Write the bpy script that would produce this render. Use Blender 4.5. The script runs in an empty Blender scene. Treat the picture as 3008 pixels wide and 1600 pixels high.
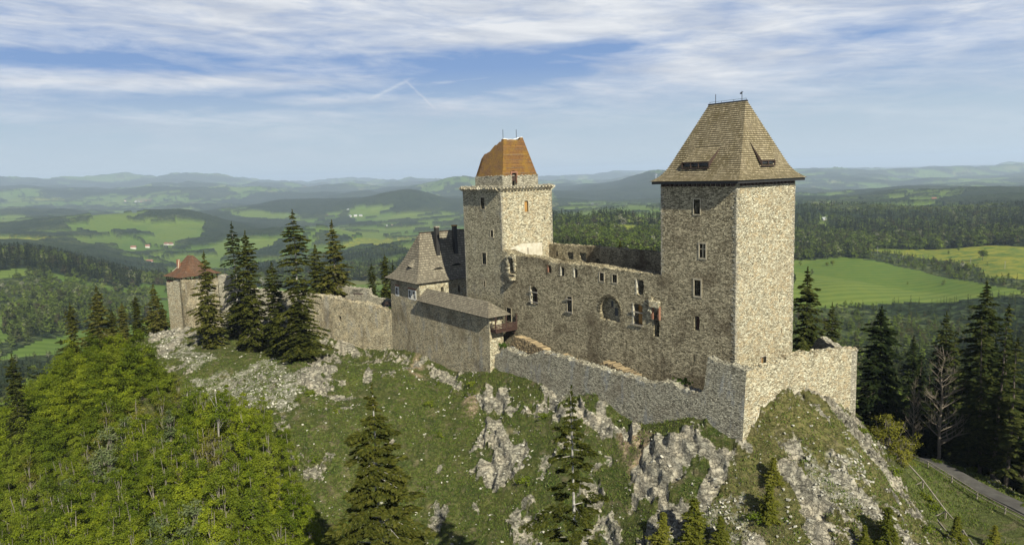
import bpy, bmesh, math, random
import numpy as np
from mathutils import Vector, Matrix, noise as mnoise
R = math.radians
scene = bpy.context.scene
COL = scene.collection
random.seed(7)
RNG = np.random.default_rng(7)

# ---------------------------------------------------------------- camera
CAM = np.array([126.423, -79.575, 32.138])
YAW, PITCH, ROLL, FPX = -0.94645, 0.132887, -0.0315856, 2174.2
def cam_axes():
    cy, sy, cp, sp = math.cos(YAW), math.sin(YAW), math.cos(PITCH), math.sin(PITCH)
    f = np.array([sy*cp, cy*cp, -sp]); r = np.array([cy, -sy, 0.0]); u = np.cross(r, f)
    c, s = math.cos(ROLL), math.sin(ROLL)
    return c*r + s*u, -s*r + c*u, f
_r, _u, _f = cam_axes()
cam_data = bpy.data.cameras.new('camera')
cam = bpy.data.objects.new('camera', cam_data); COL.objects.link(cam)
cam_data.sensor_width = 36.0
cam_data.lens = FPX/3008*36.0
cam_data.clip_start = 1.0; cam_data.clip_end = 250000.0
cam.matrix_world = Matrix(((_r[0], _u[0], -_f[0], CAM[0]), (_r[1], _u[1], -_f[1], CAM[1]),
                           (_r[2], _u[2], -_f[2], CAM[2]), (0, 0, 0, 1)))
scene.camera = cam

# ---------------------------------------------------------------- sky and sun
SUN_AZ, SUN_EL = R(-11.5), R(35)          # azimuth from +x towards +y
sun_dir = Vector((math.cos(SUN_AZ)*math.cos(SUN_EL), math.sin(SUN_AZ)*math.cos(SUN_EL), math.sin(SUN_EL)))
sd = bpy.data.lights.new('sun', 'SUN'); sd.energy = 5.0; sd.angle = R(0.5); sd.color = (1.0, 0.965, 0.80)
sun = bpy.data.objects.new('sun', sd); COL.objects.link(sun)
sun.rotation_euler = sun_dir.to_track_quat('Z', 'Y').to_euler()

class NT:
    """small helper for node trees"""
    def __init__(s, tree): s.t = tree; s.n = tree.nodes; s.l = tree.links
    def node(s, typ, **kw):
        n = s.n.new(typ)
        for k, v in kw.items():
            if k.startswith('_'): continue
            setattr(n, k, v)
        return n
    def set(s, sock, v):
        if isinstance(v, bpy.types.NodeSocket): s.l.new(v, sock)
        elif v is not None:
            try: sock.default_value = v
            except Exception: sock.default_value = (v, v, v)
    def math(s, op, a, b=None, c=None, clamp=False):
        n = s.node('ShaderNodeMath', operation=op); n.use_clamp = clamp
        s.set(n.inputs[0], a)
        if b is not None: s.set(n.inputs[1], b)
        if c is not None: s.set(n.inputs[2], c)
        return n.outputs[0]
    def vmath(s, op, a, b=None, scale=None):
        n = s.node('ShaderNodeVectorMath', operation=op); s.set(n.inputs[0], a)
        if b is not None: s.set(n.inputs[1], b)
        if scale is not None: s.set(n.inputs['Scale'], scale)
        return n.outputs[0]
    def noise(s, vec, scale, detail=4, rough=0.55, dist=0.0, out=0):
        n = s.node('ShaderNodeTexNoise'); s.set(n.inputs['Vector'], vec)
        s.set(n.inputs['Scale'], scale); s.set(n.inputs['Detail'], detail)
        s.set(n.inputs['Roughness'], rough); s.set(n.inputs['Distortion'], dist)
        return n.outputs[out]
    def voronoi(s, vec, scale, feature='F1', out='Distance', rnd=1.0):
        n = s.node('ShaderNodeTexVoronoi', feature=feature); s.set(n.inputs['Vector'], vec)
        s.set(n.inputs['Scale'], scale); s.set(n.inputs['Randomness'], rnd)
        return n.outputs[out]
    def ramp(s, fac, stops, interp='LINEAR'):
        n = s.node('ShaderNodeValToRGB'); s.set(n.inputs[0], fac)
        e = n.color_ramp.elements; n.color_ramp.interpolation = interp
        while len(e) < len(stops): e.new(0.5)
        for i, (p, c) in enumerate(stops):
            e[i].position = p
            e[i].color = (c, c, c, 1) if isinstance(c, (int, float)) else (*c, 1)
        return n.outputs[0]
    def mix(s, fac, a, b, typ='MIX'):
        n = s.node('ShaderNodeMix', data_type='RGBA', blend_type=typ); n.clamp_factor = True
        s.set(n.inputs[0], fac)
        for k, v in ((6, a), (7, b)):
            if isinstance(v, tuple): v = (*v, 1) if len(v) == 3 else v
            s.set(n.inputs[k], v)
        return n.outputs[2]
    def mapping(s, vec, scale=(1, 1, 1), rot=(0, 0, 0), loc=(0, 0, 0)):
        n = s.node('ShaderNodeMapping'); s.set(n.inputs[0], vec)
        n.inputs['Location'].default_value = loc; n.inputs['Rotation'].default_value = rot
        n.inputs['Scale'].default_value = scale
        return n.outputs[0]
    def bump(s, h, dist, strength=1.0, normal=None):
        n = s.node('ShaderNodeBump'); s.set(n.inputs['Height'], h)
        n.inputs['Distance'].default_value = dist; n.inputs['Strength'].default_value = strength
        if normal is not None: s.set(n.inputs['Normal'], normal)
        return n.outputs[0]
    def remap(s, v, a, b, c=0.0, d=1.0):
        n = s.node('ShaderNodeMapRange'); s.set(n.inputs[0], v)
        for i, x in enumerate((a, b, c, d)): s.set(n.inputs[1+i], x)
        return n.outputs[0]

world = bpy.data.worlds.new('World'); scene.world = world; world.use_nodes = True
w = NT(world.node_tree); w.n.clear()
sky = w.node('ShaderNodeTexSky'); sky.sky_type = 'NISHITA'; sky.sun_disc = False
sky.sun_elevation = SUN_EL; sky.sun_rotation = R(90) - SUN_AZ
sky.altitude = 900; sky.air_density = 1.0; sky.dust_density = 0.8; sky.ozone_density = 1.6
geo = w.node('ShaderNodeNewGeometry')
d = w.vmath('SCALE', geo.outputs['Incoming'], scale=-1.0)
dr = w.mapping(d, rot=(0, 0, YAW))                                # y now along the mean view heading
sx = w.node('ShaderNodeSeparateXYZ'); w.set(sx.inputs[0], dr)
el = sx.outputs[2]; az_ = w.math('ARCTAN2', sx.outputs[0], sx.outputs[1])
def cvec(kx, ky, ox, oy, tilt=0.0):
    n = w.node('ShaderNodeCombineXYZ'); w.set(n.inputs[0], w.math('ADD', w.math('MULTIPLY', az_, kx), ox))
    e2 = w.math('ADD', el, w.math('MULTIPLY', az_, tilt)); w.set(n.inputs[1], w.math('ADD', w.math('MULTIPLY', e2, ky), oy)); return n.outputs[0]
def blob(a0, e0, ra, re, tilt=0.0):
    n = w.node('ShaderNodeCombineXYZ'); w.set(n.inputs[0], w.math('MULTIPLY', w.math('SUBTRACT', az_, a0), 1/ra))
    w.set(n.inputs[1], w.math('MULTIPLY', w.math('ADD', w.math('SUBTRACT', el, e0), w.math('MULTIPLY', w.math('SUBTRACT', az_, a0), tilt)), 1/re))
    l = w.node('ShaderNodeVectorMath', operation='LENGTH'); w.set(l.inputs[0], n.outputs[0]); return w.remap(l.outputs['Value'], 0.0, 1.0, 1.0, 0.0)
big = w.noise(cvec(3.0, 17, 3.1, 7.7, .03), 1.0, 5, 0.55, 0.5)
fine = w.noise(cvec(7.5, 42, 1.3, 2.2, .05), 1.0, 9, 0.64, 0.9)
thin = w.noise(cvec(4.0, 110, 5.0, 1.0, .10), 1.0, 6, 0.6, 0.8)
puff = w.noise(cvec(16, 80, 9.0, 3.0, 0), 1.0, 7, 0.62, 0.4)
cov = w.math('ADD', w.math('MULTIPLY', w.math('SUBTRACT', big, .5), 1.1), w.math('MULTIPLY', w.math('SUBTRACT', fine, .5), 1.0))
cov = w.math('ADD', cov, w.math('MULTIPLY', w.math('SUBTRACT', thin, .5), .22)); cov = w.math('ADD', cov, w.math('MULTIPLY', w.math('SUBTRACT', puff, .5), .62))
cov = w.math('ADD', cov, w.remap(el, .05, .23, .22, .80))
for a0, e0, ra, re, k, tl in ((-.06, .140, .30, .050, .62, .02), (-.50, .145, .20, .030, .45, .02), (-.38, .098, .30, .022, .40, 0), (.43, .150, .16, .022, .42, -.02), (.28, .19, .10, .016, .32, 0), (.13, .155, .10, .012, .45, .04)):
    cov = w.math('SUBTRACT', cov, w.math('MULTIPLY', blob(a0, e0, ra, re, tl), k))
for a0, e0, ra, re, k, tl in ((.25, .128, .30, .035, .38, -.05), (-.05, .172, .28, .018, .55, -.05), (-.40, .122, .30, .014, .45, -.01), (-.22, .100, .11, .010, .55, 0)):
    cov = w.math('ADD', cov, w.math('MULTIPLY', blob(a0, e0, ra, re, tl), k))
def streak(a0, e0, a1, e1, wd):
    L = math.hypot(a1-a0, e1-e0); ca, sa = (a1-a0)/L, (e1-e0)/L
    da = w.math('SUBTRACT', az_, (a0+a1)/2); de = w.math('SUBTRACT', el, (e0+e1)/2)
    t_ = w.math('ADD', w.math('MULTIPLY', da, ca), w.math('MULTIPLY', de, sa)); n_ = w.math('ADD', w.math('MULTIPLY', da, -sa), w.math('MULTIPLY', de, ca))
    n_ = w.math('ADD', n_, w.math('MULTIPLY', w.math('SUBTRACT', fine, .5), .006))
    return w.math('MULTIPLY', w.remap(w.math('ABSOLUTE', t_), L*.3, L*.5, 1, 0), w.remap(w.math('ABSOLUTE', n_), 0, wd, 1, 0))
for q in ((-.135, .127, -.090, .083, .0022), (-.118, .128, -.180, .100, .0032), (-.415, .135, -.345, .119, .0028), (-.11, .118, .02, .128, .003)):
    cov = w.math('ADD', cov, w.math('MULTIPLY', streak(*q), .24))
cmask = w.ramp(cov, [(0.10, 0.02), (0.45, 0.50), (0.82, 1.0)])
cmask = w.math('MULTIPLY', cmask, w.remap(el, .30, .55, 1.0, .15))
shade = w.noise(cvec(5, 40, 9, 4, .04), 1.0, 7, 0.62, 0.5)
ccol = w.mix(w.remap(shade, 0.35, 0.62), (5.7, 6.2, 7.2), (8.6, 8.8, 9.1))
blue = w.ramp(w.remap(el, 0.0, 0.22), [(0.0, (.550, .635, .690)), (.30, (.430, .545, .655)), (.62, (.190, .330, .610)), (1.0, (.150, .280, .560))])
blue = w.vmath('SCALE', blue, scale=10.6)
skyc = w.mix(w.remap(el, .26, .55), blue, w.mix(1.0, sky.outputs[0], (.75, .85, 1.0), 'MULTIPLY'))
skymix = w.mix(w.math('MULTIPLY', cmask, w.remap(el, 0.01, 0.10, 0.18, 1.0)), skyc, ccol)
bg = w.node('ShaderNodeBackground'); w.set(bg.inputs[0], skymix); bg.inputs[1].default_value = 0.05
wo = w.node('ShaderNodeOutputWorld'); w.l.new(bg.outputs[0], wo.inputs[0])

scene.view_settings.view_transform = 'Standard'; scene.view_settings.look = 'None'
scene.view_settings.exposure = 0.95; scene.view_settings.gamma = 1.0
scene.render.engine = 'CYCLES'
scene.cycles.max_bounces = 4; scene.cycles.diffuse_bounces = 2; scene.cycles.transparent_max_bounces = 4
scene.cycles.volume_bounces = 0; scene.cycles.use_denoising = True
scene.cycles.caustics_reflective = False; scene.cycles.caustics_refractive = False

# ---------------------------------------------------------------- object helpers
def tag(o, label=None, cat=None, group=None, kind=None):
    if label: o['label'] = label
    if cat: o['category'] = cat
    if group: o['group'] = group
    if kind: o['kind'] = kind
    return o
def empty(name, loc, label, cat, group=None, rz=0.0):
    o = bpy.data.objects.new(name, None); COL.objects.link(o)
    o.location = loc; o.rotation_euler = (0, 0, rz); o.empty_display_size = 1
    tag(o, label, cat, group); bpy.context.view_layer.update()
    return o
def link(name, me, parent=None, mat=None):
    if mat is not None:
        for m in (mat if isinstance(mat, (list, tuple)) else [mat]): me.materials.append(m)
    o = bpy.data.objects.new(name, me); COL.objects.link(o)
    if parent is not None:
        o.parent = parent
        o.matrix_parent_inverse = parent.matrix_world.inverted() if parent.type == 'EMPTY' else Matrix.Identity(4)
    return o
def np_mesh(name, verts, quads, smooth=False, attrs=None, uvs=None):
    me = bpy.data.meshes.new(name)
    verts = np.asarray(verts, np.float32); quads = np.asarray(quads, np.int32)
    k = quads.shape[1]
    me.vertices.add(len(verts)); me.vertices.foreach_set('co', verts.ravel())
    me.loops.add(quads.size); me.loops.foreach_set('vertex_index', quads.ravel())
    me.polygons.add(len(quads))
    me.polygons.foreach_set('loop_start', np.arange(0, quads.size, k, dtype=np.int32))
    me.polygons.foreach_set('loop_total', np.full(len(quads), k, np.int32))
    me.update(calc_edges=True)
    me.polygons.foreach_set('use_smooth', np.full(len(quads), smooth))
    for an, av in (attrs or {}).items():
        a = me.attributes.new(an, 'FLOAT' if av.ndim == 1 else 'FLOAT_COLOR', 'POINT')
        a.data.foreach_set('value' if av.ndim == 1 else 'color', av.astype(np.float32).ravel())
    return me
def py_mesh(name, verts, faces, uvs=None, smooth=False):
    me = bpy.data.meshes.new(name); me.from_pydata([tuple(v) for v in verts], [], faces); me.update()
    if uvs is not None:
        l = me.uv_layers.new(name='uv')
        l.data.foreach_set('uv', np.asarray(uvs, np.float32).ravel())
    if smooth:
        me.polygons.foreach_set('use_smooth', np.ones(len(me.polygons), bool))
    return me
class MB:
    """collects boxes, beams and tubes into one mesh"""
    def __init__(s): s.v = []; s.f = []
    def add(s, v, f):
        b = len(s.v); s.v += [tuple(x) for x in v]; s.f += [tuple(i+b for i in q) for q in f]; return s
    def box(s, lo, hi, M=None, jit=0.0):
        v = [Vector((x, y, z)) for x in (lo[0], hi[0]) for y in (lo[1], hi[1]) for z in (lo[2], hi[2])]
        if jit: v = [p + Vector([random.uniform(-jit, jit) for _ in range(3)]) for p in v]
        if M is not None: v = [M @ p for p in v]
        return s.add(v, [(0, 1, 3, 2), (4, 6, 7, 5), (0, 4, 5, 1), (2, 3, 7, 6), (0, 2, 6, 4), (1, 5, 7, 3)])
    def beam(s, a, b, w_, h_=None):
        h_ = h_ or w_; a = Vector(a); b = Vector(b); d_ = (b-a); L = d_.length; d_.normalize()
        up_ = Vector((0, 0, 1)) if abs(d_.z) < .95 else Vector((1, 0, 0))
        x = d_.cross(up_).normalized(); y = x.cross(d_)
        M = Matrix((( x.x, d_.x, y.x, a.x), (x.y, d_.y, y.y, a.y), (x.z, d_.z, y.z, a.z), (0, 0, 0, 1)))
        return s.box((-w_/2, 0, -h_/2), (w_/2, L, h_/2), M)
    def tube(s, pts, rads, n=6):
        rings = []; base_ = len(s.v)
        for i, p in enumerate(pts):
            p = Vector(p); q = Vector(pts[min(i+1, len(pts)-1)]) - Vector(pts[max(i-1, 0)]); q.normalize()
            up_ = Vector((0, 0, 1)) if abs(q.z) < .9 else Vector((1, 0, 0))
            x = q.cross(up_).normalized(); y = x.cross(q)
            for k in range(n):
                a = 2*math.pi*k/n; s.v.append(tuple(p + (x*math.cos(a) + y*math.sin(a))*rads[i]))
        for i in range(len(pts)-1):
            for k in range(n):
                a, b = base_+i*n+k, base_+i*n+(k+1) % n
                s.f.append((a, b, b+n, a+n))
        s.f.append(tuple(base_+k for k in range(n))[::-1]); s.f.append(tuple(base_+(len(pts)-1)*n+k for k in range(n)))
        return s
    def build(s, name, mat, parent=None, smooth=False):
        me = py_mesh(name, s.v, s.f, smooth=smooth)
        bm_ = bmesh.new(); bm_.from_mesh(me); bmesh.ops.recalc_face_normals(bm_, faces=bm_.faces); bm_.to_mesh(me); bm_.free()
        return link(name, me, parent, mat)

# ---------------------------------------------------------------- numpy noise
def _h(ix, iy, seed):
    n = (ix.astype(np.int64)*374761393 + iy.astype(np.int64)*668265263 + seed*974634777) & 0xffffffff
    n = ((n ^ (n >> 13))*1274126177) & 0xffffffff
    return ((n ^ (n >> 16)) & 0xffff)/65535.0
def vnoise(x, y, seed=0):
    ix, iy = np.floor(x), np.floor(y); fx, fy = x-ix, y-iy
    fx = fx*fx*fx*(fx*(fx*6-15)+10); fy = fy*fy*fy*(fy*(fy*6-15)+10)
    a, b, c_, d_ = _h(ix, iy, seed), _h(ix+1, iy, seed), _h(ix, iy+1, seed), _h(ix+1, iy+1, seed)
    return (a*(1-fx)+b*fx)*(1-fy) + (c_*(1-fx)+d_*fx)*fy
def fbm(x, y, scale, octv=4, seed=0, gain=0.5, ridged=False):
    v = np.zeros_like(np.asarray(x, float)); amp = 1.0; tot = 0; f = 1.0/scale
    for o in range(octv):
        ca, sa = math.cos(o*1.1+.4), math.sin(o*1.1+.4)
        n = vnoise((x*ca-y*sa)*f+o*17.3, (x*sa+y*ca)*f-o*9.1, seed+o)
        if ridged: n = 1-np.abs(2*n-1)
        v += amp*n; tot += amp; amp *= gain; f *= 2.03
    return v/tot
def sstep(a, b, x):
    t = np.clip((x-a)/(b-a), 0, 1); return t*t*(3-2*t)
# ---------------------------------------------------------------- terrain heights
def ray_az(u, v=None):
    """azimuth of a column of the far relief, and the slope of its lines of sight"""
    d_ = _f + (u-1504)/FPX*_r - ((v if v is not None else 560)-800)/FPX*_u
    return math.atan2(d_[0], d_[1]), d_[2]/math.hypot(d_[0], d_[1])
FAR = {
 -300: [(300,1500),(400,1420),(700,1200),(900,1080),(1050,985),(1400,850),(1800,760),(2300,790),(3000,735),(4000,700),(5500,662),(7500,632),(9500,604),(12000,585),(16000,556),(22000,542),(30000,556),(60000,575)],
 0: [(300,1500),(400,1400),(700,1180),(900,1060),(1050,972),(1400,850),(1800,742),(2300,775),(3000,726),(4000,692),(5500,658),(7500,625),(9500,596),(12000,578),(16000,551),(22000,532),(30000,548),(60000,565)],
 480: [(300,1500),(400,1400),(700,1180),(900,1065),(1050,985),(1400,890),(1800,812),(2300,838),(3000,765),(3800,700),(4500,622),(5500,668),(7500,630),(9500,600),(12000,568),(16000,548),(22000,530),(30000,540),(60000,552)],
 900: [(300,1400),(400,1200),(700,1010),(1000,930),(1400,865),(1800,815),(2300,780),(3000,735),(3500,655),(4200,690),(5500,650),(7000,572),(9500,600),(12000,563),(16000,556),(22000,540),(30000,545),(60000,538)],
 1200: [(300,1300),(400,1150),(800,960),(1200,875),(1800,795),(2300,748),(2900,708),(3600,696),(4500,662),(5500,625),(6500,551),(8500,592),(12000,552),(16000,548),(22000,534),(30000,536),(60000,528)],
 1340: [(250,1250),(400,1050),(700,900),(1200,800),(1800,735),(2300,705),(2900,690),(3600,700),(4500,655),(5500,622),(6500,585),(8500,580),(10500,528),(14000,545),(22000,538),(30000,535),(60000,524)],
 1500: [(250,1200),(400,930),(600,820),(900,745),(1300,698),(1700,660),(2000,648),(2600,690),(4000,640),(6000,600),(8500,575),(11000,560),(14000,543),(20000,538),(30000,530),(60000,519)],
 1780: [(250,1150),(400,900),(600,810),(900,735),(1300,682),(1700,640),(2000,628),(2600,670),(4000,632),(6000,592),(8000,572),(10000,535),(13000,540),(20000,527),(30000,515),(60000,510)],
 1925: [(250,1150),(400,900),(600,830),(900,745),(1300,695),(1700,645),(2000,632),(2600,660),(4000,628),(6000,590),(8000,560),(10000,509),(13000,535),(20000,520),(30000,510),(60000,505)],
 2100: [(250,1200),(400,1050),(600,940),(900,810),(1300,715),(1700,660),(2200,630),(2900,650),(4200,610),(7000,560),(10000,540),(15000,512),(20000,503),(30000,506),(60000,500)],
 2400: [(250,1350),(400,1180),(600,1060),(800,950),(900,866),(1300,752),(1700,700),(2000,665),(2400,622),(3100,645),(4500,592),(7000,563),(10000,545),(15000,515),(20000,502),(30000,500),(60000,491)],
 2700: [(250,1400),(400,1220),(600,1090),(800,975),(900,890),(1100,818),(1400,742),(1700,705),(2000,668),(2400,632),(3100,640),(4200,583),(5200,553),(7500,562),(14000,522),(20000,508),(30000,499),(60000,484)],
 3008: [(250,1400),(400,1220),(600,1090),(800,980),(930,865),(1200,770),(1500,712),(1900,672),(2300,632),(3000,610),(4000,575),(5000,556),(7500,560),(14000,519),(20000,505),(30000,492),(60000,476)],
 3300: [(250,1400),(400,1220),(600,1090),(800,980),(930,865),(1200,770),(1500,712),(1900,672),(2300,625),(3000,600),(4000,560),(5000,545),(7500,555),(14000,510),(20000,496),(30000,486),(60000,468)],
}
_LD = np.linspace(math.log(180), math.log(60000), 260)
_AZ = []; _TAB = []
for uu in sorted(FAR):
    ks = FAR[uu]; zz = []; ll = []
    for dd, vv in ks:
        a_, sl = ray_az(uu, vv); zz.append(CAM[2] + dd*sl); ll.append(math.log(dd))
    _AZ.append(ray_az(uu)[0]); t_ = np.interp(_LD, ll, zz)
    k_ = np.hanning(7); k_ /= k_.sum()
    t_ = np.convolve(np.pad(t_, 3, mode='edge'), k_, 'valid'); _TAB.append(t_)
_AZ = np.array(_AZ); _TAB = np.array(_TAB)
def far_z(x, y):
    x = np.asarray(x, float); y = np.asarray(y, float)
    dx, dy = x-CAM[0], y-CAM[1]; h = np.hypot(dx, dy); az = np.arctan2(dx, dy)
    li = (np.log(np.maximum(h, 181))-_LD[0])/(_LD[1]-_LD[0]); li = np.clip(li, 0, len(_LD)-1.001)
    l0 = li.astype(int); lf = li-l0
    ai = np.clip(np.interp(az, _AZ, np.arange(len(_AZ))), 0, len(_AZ)-1.001); a0 = ai.astype(int); af = ai-a0
    af = af*af*(3-2*af)
    g = lambda i, j: _TAB[i, j]
    z = (g(a0, l0)*(1-lf)+g(a0, l0+1)*lf)*(1-af) + (g(a0+1, l0)*(1-lf)+g(a0+1, l0+1)*lf)*af
    rel = (fbm(x, y, 1500, 4, 11)-.5)*sstep(900, 4000, h)*(20+h*0.024)
    rel += (fbm(x, y, 4200, 3, 31)-.5)*sstep(2500, 9000, h)*h*0.014
    rel += (fbm(x, y, 220, 3, 5)-.5)*14*sstep(300, 700, h)
    return z + rel*(1-sstep(24000, 36000, h))
# near ground: thin plate spline through surveyed points of the castle hill
NEAR = [(70.8,-4.8,-3.6),(67,-5,-2.8),(64.5,-5,-1.9),(60,-5,-2.6),(53.5,-5,-4.8),(48,-5.5,-5.2),(35,-5.5,-5.3),(25,-5.5,-5.2),(15,-6.5,-5.6),(9,-6.6,-7.0),(3,-6.8,-7.9),(-7,-7,-6.9),(-18,-7,-7.2),(-25,-7.6,-8.8),(-32,-10.6,-9.6),(-42,-14.6,-8.4),(-49,-17.5,-7.6),
 (0,4,-1),(20,4,-.6),(45,4,-.6),(62,5,-.6),(8,-1,-.4),(25,-1.5,-.2),(45,-1.5,-.2),(62,-2,0.3),(-8,6,1.5),(-20,4,2),(-35,-3,0),(-48,-10,-1.5),(68,6,2.0),
 (71.2,-1.6,-.2),(71.4,.9,1.8),(71.5,3.6,2.2),(71.8,7,2.0),(72,10,1.2),(72.2,12.8,-.1),(72.4,15.5,-2.0),(72.6,19.3,-4.6),(72.3,-4.5,-4.5),(73.5,-7,-7),
 (77,6,-1.0),(80,10,-4.8),(84,4,-6.2),(88,0,-8.6),(90.5,3,-10.4),(84,-6,-9.9),(79,-3,-6.0),(96,-9,-15.5),(100,-22,-26),(93,-18,-21),(108,-10,-26),
 (76,19,-7.2),(80.6,15,-9.6),(85,12,-11.5),(72,26,-10.5),
 (60,-18,-16),(67,-18,-14.6),(74,-22,-17.5),(70,-9,-8.6),(58,-11,-9.6),(48,-13,-10.2),(40,-11,-9.0),(30,-12,-9.4),(47,-26,-20.5),(56,-32,-25),(38,-22,-16.5),(25,-20,-13.0),(15,-16,-10.5),
 (5,-14,-7.8),(-5,-14,-6.2),(-4,-24,-8.5),(-12,-30,-6.2),(5,-30,-10),(14,-38,-14),(30,-38,-21.5),(20,-50,-20),(2,-46,-12.5),(-10,-42,-9.5),(-19,-41.5,-9.2),(-28,-38,-8.8),(-12,-52,-17.5),
 (-40,-42,-6.2),(-49,-40,-5.8),(-42,-56,-11),(-60,-52,-8.5),(-68,-42,-4.6),(-76,-44,-5),(-60,-30,-4),(-70,-32,-5),(-85,-42,-9),(-80,-25,-14),(-62,-14,-12),
 (-30,-20,-6.4),(-20,-22,-6.2),(-12,-18,-6.2),
 (63,-51,-30),(75,-38,-28),(85,-30,-26),(45,-50,-30),(30,-66,-34),(8,-66,-28),(-10,-66,-26),(-30,-62,-22),(-3,-82,-36),(-30,-82,-34),(-60,-80,-27),(-90,-80,-33),(-110,-70,-38),(-90,-60,-17),(-50,-72,-20),
 (90,-60,-42),(60,-80,-50),(110,-40,-42),(120,-80,-60),(20,-100,-52),(-40,-110,-50),(-110,-110,-60),(-150,-80,-68),(-130,-50,-45),(-120,-30,-45),
 (0,20,-6),(30,20,-7),(60,22,-9),(0,40,-22),(30,42,-24),(58,44,-24),(-30,18,-12),(-60,10,-25),(-90,0,-40),(-40,50,-45),(0,80,-52),(40,80,-50),(66,58,-25.5),
 (66.6,50,-21.8),(76,41,-15.6),(74.6,34.2,-13.5),(83,29.6,-12.9),(87,40,-17.0),(91.6,24.8,-12.4),(82,22.5,-12.2),(98,6,-12.6),(91.2,11,-12.3),(97,14,-12.3),(104,17,-14.4),(100,32,-17),(92,52,-30),(78,70,-37),(112,30,-30),(120,0,-36)]
_seen = set((round(a), round(b)) for a, b, c in NEAR)
for uu in (-300, 0, 480, 900, 1200, 1500, 1780, 2100, 2400, 2700, 3008, 3300):
    a_, _s = ray_az(uu)
    for hh in (330, 420):
        xx, yy = CAM[0]+hh*math.sin(a_), CAM[1]+hh*math.cos(a_)
        NEAR.append((xx, yy, float(far_z(np.array([xx]), np.array([yy]))[0])))
_P = np.array(NEAR, float); _N = len(_P)
def _tps(r2): return 0.5*r2*np.log(r2+1e-9)
def _solve():
    d2 = ((_P[:, None, :2]-_P[None, :, :2])**2).sum(-1)
    A = np.zeros((_N+3, _N+3)); A[:_N, :_N] = _tps(d2) + np.eye(_N)*1.5
    Q = np.c_[np.ones(_N), _P[:, :2]]; A[:_N, _N:] = Q; A[_N:, :_N] = Q.T
    return np.linalg.solve(A, np.r_[_P[:, 2], 0, 0, 0])
_W = _solve()
def near_z(x, y):
    out = np.empty(x.shape); xf, yf = x.ravel(), y.ravel(); o = out.ravel()
    for i in range(0, len(xf), 60000):
        xs, ys = xf[i:i+60000, None], yf[i:i+60000, None]
        r2 = (xs-_P[None, :, 0])**2 + (ys-_P[None, :, 1])**2
        o[i:i+60000] = _tps(r2) @ _W[:_N] + _W[_N] + _W[_N+1]*xs[:, 0] + _W[_N+2]*ys[:, 0]
    return o.reshape(x.shape)
def ground(x, y):
    x = np.atleast_1d(np.asarray(x, float)); y = np.atleast_1d(np.asarray(y, float))
    h = np.hypot(x-CAM[0], y-CAM[1]); t = sstep(300, 400, h)
    z = np.empty(x.shape); m = t < 1
    if m.any(): z[m] = near_z(x[m], y[m])
    f = far_z(x, y); z = np.where(m, z, 0)*(1-t) + f*t
    return z
def gz(x, y): return float(ground(x, y)[0])
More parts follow.
